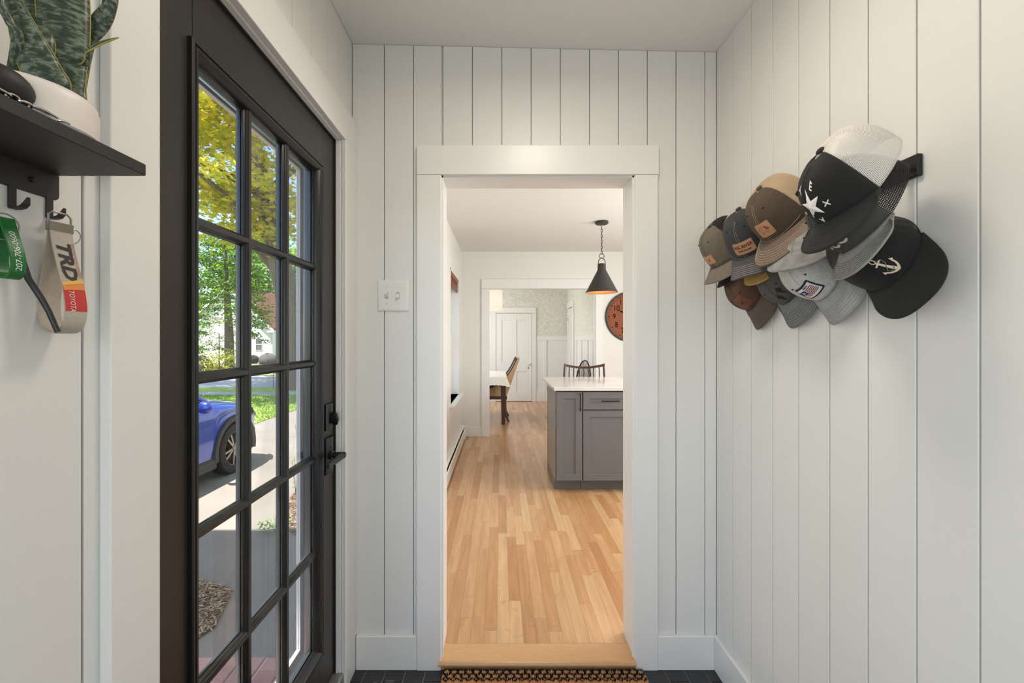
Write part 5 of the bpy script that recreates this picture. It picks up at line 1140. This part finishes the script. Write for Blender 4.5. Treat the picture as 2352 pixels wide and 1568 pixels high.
# hemlock-like tree across the road
tr=thing('evergreen_tree','bright green layered evergreen in front of the white house','tree',(-15.75,24.8,GZ))
MB().tube([(-15.75,24.8,GZ-.1),(-15.8,24.8,2),(-15.95,24.8,5),(-16.05,24.8,7.6)],[.27,.22,.13,.03],10).build('trunk',M_BARK,tr,smooth=True)
r=random.Random(9); cl=[]
for k in range(430):
    z=r.uniform(.9,7.6); rad=(2.9 if z>2.3 else 2.3)*(1-(z-1)/8.2)**.6*(.4+.6*r.random()**.5); a=r.random()*6.28
    if 1.3<z<2.4 and r.random()<.65: continue
    if z<1.4 and (math.cos(a)>-.1): continue
    cl.append((-15.95+rad*math.cos(a),24.8+rad*math.sin(a),z-.12*rad,r.uniform(.8,1.2)))
foliage(cl,48,.14,.52,.08,OVAL,8,.5).build('foliage',leafmat('evergreen_leaf',C(64,104,32),C(136,172,58),.4),tr)['kind']='stuff'
for nm,x,y,z,rx,rz,n_,sd,lb in (('leafy_tree',-24.4,45,7.8,5.6,5.0,330,21,'bright green tree behind the white house'),('leafy_tree',-37,47,3.6,5.5,3.4,150,22,'broad green tree far left across the road'),('leafy_tree',-36,62,3.6,8,4.0,200,23,'distant green tree on the horizon'),('leafy_tree',-56,66,4,9,4.5,200,24,'distant round tree at the far left horizon')):
    tr=thing(nm,lb,'tree',(x,y,GZ)); MB().tube([(x,y,GZ-.2),(x,y,z)],[.4,.15],8).build('trunk',M_BARK,tr); foliage(blob(x,y,z,rx,rx*.8,rz,n_,sd),30,.42,1.2,.25,OVAL,sd,.6).build('foliage',MATS.setdefault('lf',leafmat('tree_leaf',C(110,156,44),C(170,202,76),.5)),tr)['kind']='stuff'
for nm,x,y,z,rx,rz,n_,sd,lb,mm in (('spirea_shrub',-15.1,22.9,.15,.95,.75,46,31,'yellow-green shrub at the roadside',leafmat('spirea_leaf',C(150,160,52),C(196,192,86),.4)),('dry_shrub',-18.6,28.2,1.7,1.25,1.3,60,32,'grey-brown dry shrub behind the yellow-green one',leafmat('dry_leaf',C(150,138,118),C(186,176,156),.3)),('hedge_shrub',-19.6,26.4,1.2,1.6,1.6,70,33,'dark green shrub behind the boulder',leafmat('hedge_leaf',C(60,88,38),C(104,138,56),.35))):
    tr=thing(nm,lb,'shrub',(x,y,GZ)); MB().tube([(x,y,GZ-.1),(x,y,z)],[.06,.03],6).build('stem',M_BARK,tr); foliage(blob(x,y,z,rx,rx*.8,rz,n_,sd),30,.10,.34,.10,OVAL,sd,.7).build('foliage',mm,tr)['kind']='stuff'
# boulders
def boulder(name,x,y,z,rx,ry,rz,label,seed,m):
    r=random.Random(seed); mb=MB().sphere((x,y,z),rx,ry,rz,14,9); jit={}
    mb.v=[(p[0]+r.uniform(-.08,.08)*rx,p[1]+r.uniform(-.08,.08)*ry,p[2]+r.uniform(-.08,.08)*rz) for p in mb.v]; tag(mb.build(name,m,smooth=True),label,'boulder')
M_ROCK=mat('grey_rock',C(112,108,104),.95,noise=.35,nscale=3,coord='Position')
boulder('boulder',-16.4,23.4,-.1,.55,.5,.55,'large grey boulder at the far roadside left of the shrub',1,M_ROCK)
boulder('boulder',-17.0,29.3,-.05,.38,.3,.33,'dark boulder against the white house wall',2,mat('dark_rock',C(72,68,66),.95,noise=.3,nscale=3,coord='Position'))
boulder('boulder',-15.7,28.8,-.1,.65,.4,.5,'grey boulder at the corner of the white house',3,M_ROCK)
# ------------------------------------------------------------------ white house across the road
hs=thing('white_house','white gabled house with brown roof across the road','house',(-19,34,GZ))
HX0,HX1,HY0,HY1,HE=-22.2,-16.05,30,38.5,2.2
ap=HE+(HX1-HX0)/2*.93; xm=(HX0+HX1)/2
m=mat('white_siding',C(236,236,234),.7); n,l,b=nodes_of(m); g=n.new('ShaderNodeNewGeometry'); wv=n.new('ShaderNodeTexWave'); wv.bands_direction='Z'; wv.wave_profile='SAW'; wv.inputs['Scale'].default_value=1.6; l.new(g.outputs['Position'],wv.inputs['Vector']); bp=n.new('ShaderNodeBump'); bp.inputs['Strength'].default_value=.6; bp.inputs['Distance'].default_value=.02; l.new(wv.outputs[1],bp.inputs['Height']); l.new(bp.outputs[0],b.inputs['Normal'])
mb=MB(); mb.prism([(HX0,GZ),(HX1,GZ),(HX1,HE),(xm,ap),(HX0,HE)],HY0,HY1,'y'); fixn(mb.build('wall',m,hs))
M_ROOF=mat('brown_shingle',C(122,82,62),.9,noise=.2,nscale=3,coord='Position',bump=.6,bscale=12)
for sg in (-1,1):
    ex=HX1+.25 if sg>0 else HX0-.25; ez=HE-.25*.93
    mb=MB(); mb.add([(xm,HY0-.25,ap+.03),(ex,HY0-.25,ez+.03),(ex,HY1+.25,ez+.03),(xm,HY1+.25,ap+.03),(xm,HY0-.25,ap+.15),(ex,HY0-.25,ez+.15),(ex,HY1+.25,ez+.15),(xm,HY1+.25,ap+.15)],[(0,1,2,3),(7,6,5,4),(0,4,5,1),(1,5,6,2),(2,6,7,3),(3,7,4,0)]); fixn(mb.build('roof',M_ROOF,hs))
    mb=MB(); mb.prism([(xm,ap+.04),(ex,ez+.04),(ex,ez-.16),(xm,ap-.16)],HY0-.29,HY0-.25,'y'); fixn(mb.build('rake_board',mat('house_trim',C(240,240,238),.6),hs))
MB().cbox(HX1-.02,HX1+.03,HY0-.03,HY0+.12,GZ,HE,.005).build('corner_board',MATS['house_trim'],hs)
MB().cbox(HX1-.25,HX1+.25,HY0-.28,HY0-.02,HE-.38,HE-.24,.01).build('eave_return',MATS['house_trim'],hs)
for x0,x1,z0,z1,nm in ((-17.25,-16.73,.55,1.45,'window'),(-17.1,-16.73,-.22,.06,'cellar_window')):
    f=MB().ring((x0,x1,z0,z1),[(0,.02),(.05,.03),(.05,-.02)],lambda u,v,h:(u,HY0-h,v)).build(nm,MATS['house_trim'],hs)
    MB().box(x0+.04,x1-.04,HY0-.012,HY0-.004,z0+.04,z1-.04).build('pane',mat('far_glass',C(120,126,126),.15),f)
    if nm=='window': MB().box(x0+.04,x1-.04,HY0-.03,HY0-.004,(z0+z1)/2-.05,(z0+z1)/2,).build('meeting_rail',MATS['house_trim'],f)
# power lines and yard stake
for k,(za,zb_,y) in enumerate(((5.95,5.1,20.5),(5.35,5.3,20.7),(4.95,4.9,20.9),(4.30,4.45,21.2))):
    pth=[(-34+4*i,y,za+(zb_-za)*i/9-.25*math.sin(PI*i/9)) for i in range(10)]
    tag(MB().tube(pth,.013,5).build('power_line',mat('cable_grey',C(60,60,62),.6)),('highest sloping','second','third','lowest')[k]+' power line crossing the sky over the road','cable',group='power lines over the road')
tag(MB().tube([(-8.72,16.35,GZ),(-8.72,16.35,.03),(-8.70,16.35,.05),(-8.50,16.35,.05),(-8.48,16.35,.03),(-8.48,16.35,GZ)],.010,6).build('yard_stake',M_BLACK),'thin black wire stake at the road edge','stake')
# ------------------------------------------------------------------ blue car
CXc,YW1,YW0=-4.60,5.80,3.12
car=thing('car','blue crossover car parked nose forward on the driveway','car',(CXc,4.4,GZ))
M_BLUE=mat('blue_car_paint',C(44,70,168),.25,metal=.35,coat=1,spec=.6); M_CLAD=mat('dark_cladding',C(58,56,52),.7); M_TYRE=mat('tyre_rubber',C(38,36,34),.85); M_RIM=mat('alloy_rim',C(150,142,130),.3,metal=.9); M_CG=mat('car_glass',C(20,24,28),.05,spec=.8)
def interp(T,y):
    if y<=T[0][0]: return T[0][1]
    for (a,b_),(c,d_) in zip(T,T[1:]):
        if y<=c: return b_+(d_-b_)*(y-a)/(c-a)
    return T[-1][1]
Wt=[(2.05,.62),(2.15,.78),(2.4,.87),(3.0,.905),(5.6,.905),(5.95,.895),(6.2,.875),(6.38,.83),(6.5,.75),(6.58,.64),(6.63,.45)]
Zs=[(2.05,.80),(2.3,.98),(4.6,1.0),(5.3,.985),(5.8,.945),(6.2,.88),(6.42,.80),(6.55,.70),(6.63,.6)]
Zt=[(2.05,.85),(2.3,1.02),(5.3,1.08),(5.8,1.03),(6.2,.965),(6.42,.88),(6.55,.76),(6.63,.64)]
def zbot(y):
    b_=interp([(2.05,.45),(2.2,.32),(3,.25),(6.2,.22),(6.5,.26),(6.63,.34)],y)
    for yw in (YW0,YW1):
        if abs(y-yw)<.405: b_=max(b_,.345+math.sqrt(.405**2-(y-yw)**2)-.02)
    return b_
ys=[2.05+i*(6.63-2.05)/110 for i in range(111)]
def sect(y):
    W_=interp(Wt,y); zs=interp(Zs,y); zt=interp(Zt,y); zb=min(zbot(y),zs-.06); P=[]
    zm=[zb+(zs-zb)*f for f in (0,.12,.3,.5,.66,.8,.92,1)]
    prof_=(.965,.985,.995,.99,.985,1.0,.985,.945)
    for z_,f in zip(zm,prof_): P.append((W_*f,z_))
    for f,g_ in ((.86,.35),(.66,.68),(.4,.9),(.0,1)): P.append((W_*f,zs+(zt-zs)*g_))
    return P
rows=[]
for y in ys:
    P=sect(y); rows.append([(CXc+x,y,GZ+z_) for x,z_ in P]+[(CXc-x,y,GZ+z_) for x,z_ in P[-2::-1]])
mb=MB(); mb.grid(rows); mb.f.append(tuple(range(len(rows[0])))[::-1]); o_=len(mb.v)-len(rows[0]); mb.f.append(tuple(o_+i for i in range(len(rows[0]))))
fixn(mb.build('body',M_BLUE,car,smooth=True,angle=50))
# lower cladding, bumper, flares
rows=[]
for y in [6.16+i*.047 for i in range(11)]:
    W_=interp(Wt,y)+.012; zb=interp([(6.16,.19),(6.63,.24)],y); rows.append([(CXc+W_*.96,y,GZ+zb),(CXc+W_,y,GZ+zb+.10),(CXc+W_*.995,y,GZ+.50),(CXc+W_*.97,y,GZ+.56),(CXc,y+.012,GZ+.58),(CXc-W_*.97,y,GZ+.56),(CXc-W_*.995,y,GZ+.50),(CXc-W_,y,GZ+zb+.10),(CXc-W_*.96,y,GZ+zb)])
mb=MB(); mb.grid(rows); mb.f.append(tuple(len(mb.v)-9+i for i in range(9))); fixn(mb.build('front_bumper',mat('bumper_grey',C(116,110,102),.5,metal=.2),car,smooth=True,angle=40))
for sg in (-1,1):
    mb=MB(); rows=[]
    for yw in (YW1,):
        for k in range(25):
            a=R(-12+204*k/24); ca,sa=math.cos(a),math.sin(a)
            rows.append([(CXc+sg*q,yw+rr_*ca,GZ+max(.17,.345+rr_*sa)) for rr_,q in ((.385,.80),(.385,.918),(.40,.925),(.455,.922),(.465,.90),(.465,.86))])
    mb.grid(rows); fixn(mb.build('wheel_arch',M_CLAD,car,smooth=True,angle=40))
    MB().cbox(CXc+sg*.86-.06,CXc+sg*.86+.06,YW0+.40,YW1-.40,GZ+.17,GZ+.33,.03).build('side_skirt',M_CLAD,car)
    m1=MB(); m1.sphere((CXc+sg*1.0,5.02,GZ+1.03),.10,.055,.075,14,9); m1.tube([(CXc+sg*.86,5.05,GZ+.99),(CXc+sg*.98,5.03,GZ+1.01)],.025,8); m1.build('mirror',M_BLUE,car,smooth=True)
    m1=MB(); m1.add([(CXc+sg*w_,y_,GZ+z_) for w_,y_,z_ in ((.905,6.22,.76),(.855,6.38,.70),(.72,6.56,.66),(.70,6.56,.76),(.80,6.42,.82),(.885,6.22,.85))],[(0,1,2,3,4,5)]); q=m1.build('headlamp',mat('lamp_dark',C(28,30,34),.1,spec=.8),car); md=q.modifiers.new('s','SOLIDIFY'); md.thickness=.03
    for yw in (YW0,YW1):
        wx=CXc+sg*.80
        w_=MB().lathe([(.235,-.10),(.30,-.11),(.335,-.10),(.347,-.06),(.347,.06),(.335,.10),(.30,.11),(.235,.10)],(wx,yw,GZ+.345),40,'x').build('wheel',M_TYRE,car,smooth=True)
        MB().lathe([(.243,.10*sg),(.236,.106*sg),(.222,.10*sg),(.215,.03*sg),(.10,.01*sg),(0,.01*sg)],(wx,yw,GZ+.345),40,'x').build('rim',mat('rim_dark',C(58,54,50),.4,metal=.6),w_,smooth=True)
        mb=MB()
        for k in range(10):
            a=k*PI/5+(.12 if k%2 else -.12); ca,sa=math.cos(a),math.sin(a)
            def pt(r_,s_,x_): return (wx+sg*x_,yw+r_*ca-s_*sa,GZ+.345+r_*sa+s_*ca)
            mb.add([pt(.03,-.014,.085),pt(.226,-.013,.098),pt(.226,.013,.098),pt(.03,.014,.085),pt(.03,-.014,.05),pt(.226,-.013,.06),pt(.226,.013,.06),pt(.03,.014,.05)],[(0,1,2,3),(7,6,5,4),(0,4,5,1),(1,5,6,2),(2,6,7,3),(3,7,4,0)])
        mb.lathe([(0,.10*sg),(.035,.098*sg),(.045,.08*sg)],(wx,yw,GZ+.345),16,'x'); mb.build('spokes',M_RIM,w_)
# cabin
rows=[]
for y,w_,z_ in ((2.35,.70,1.08),(2.75,.64,1.52),(3.2,.62,1.60),(4.1,.63,1.61),(4.55,.64,1.56),(5.32,.78,1.06)):
    rows.append([(CXc+.86,y,GZ+1.0),(CXc+w_,y,GZ+z_-.03),(CXc+w_*.8,y,GZ+z_),(CXc,y,GZ+z_+.02),(CXc-w_*.8,y,GZ+z_),(CXc-w_,y,GZ+z_-.03),(CXc-.86,y,GZ+1.0)])
mb=MB(); mb.grid(rows); fixn(mb.build('cabin_glass',M_CG,car,smooth=True,angle=40))
rows=[[(CXc+w_*f,y,GZ+z_+.012) for f in (.99,.8,0,-.8,-.99)] for y,w_,z_ in ((2.75,.64,1.52),(3.2,.62,1.60),(4.1,.63,1.61),(4.55,.64,1.56))]
mb=MB(); mb.grid(rows); q=mb.build('roof',M_BLUE,car,smooth=True); 
for sg in (-1,1): MB().tube([(CXc+sg*.80,5.34,GZ+1.05),(CXc+sg*.645,4.55,GZ+1.55)],.03,8).build('pillar',M_BLUE,car,smooth=True)

car.location.y+=.16
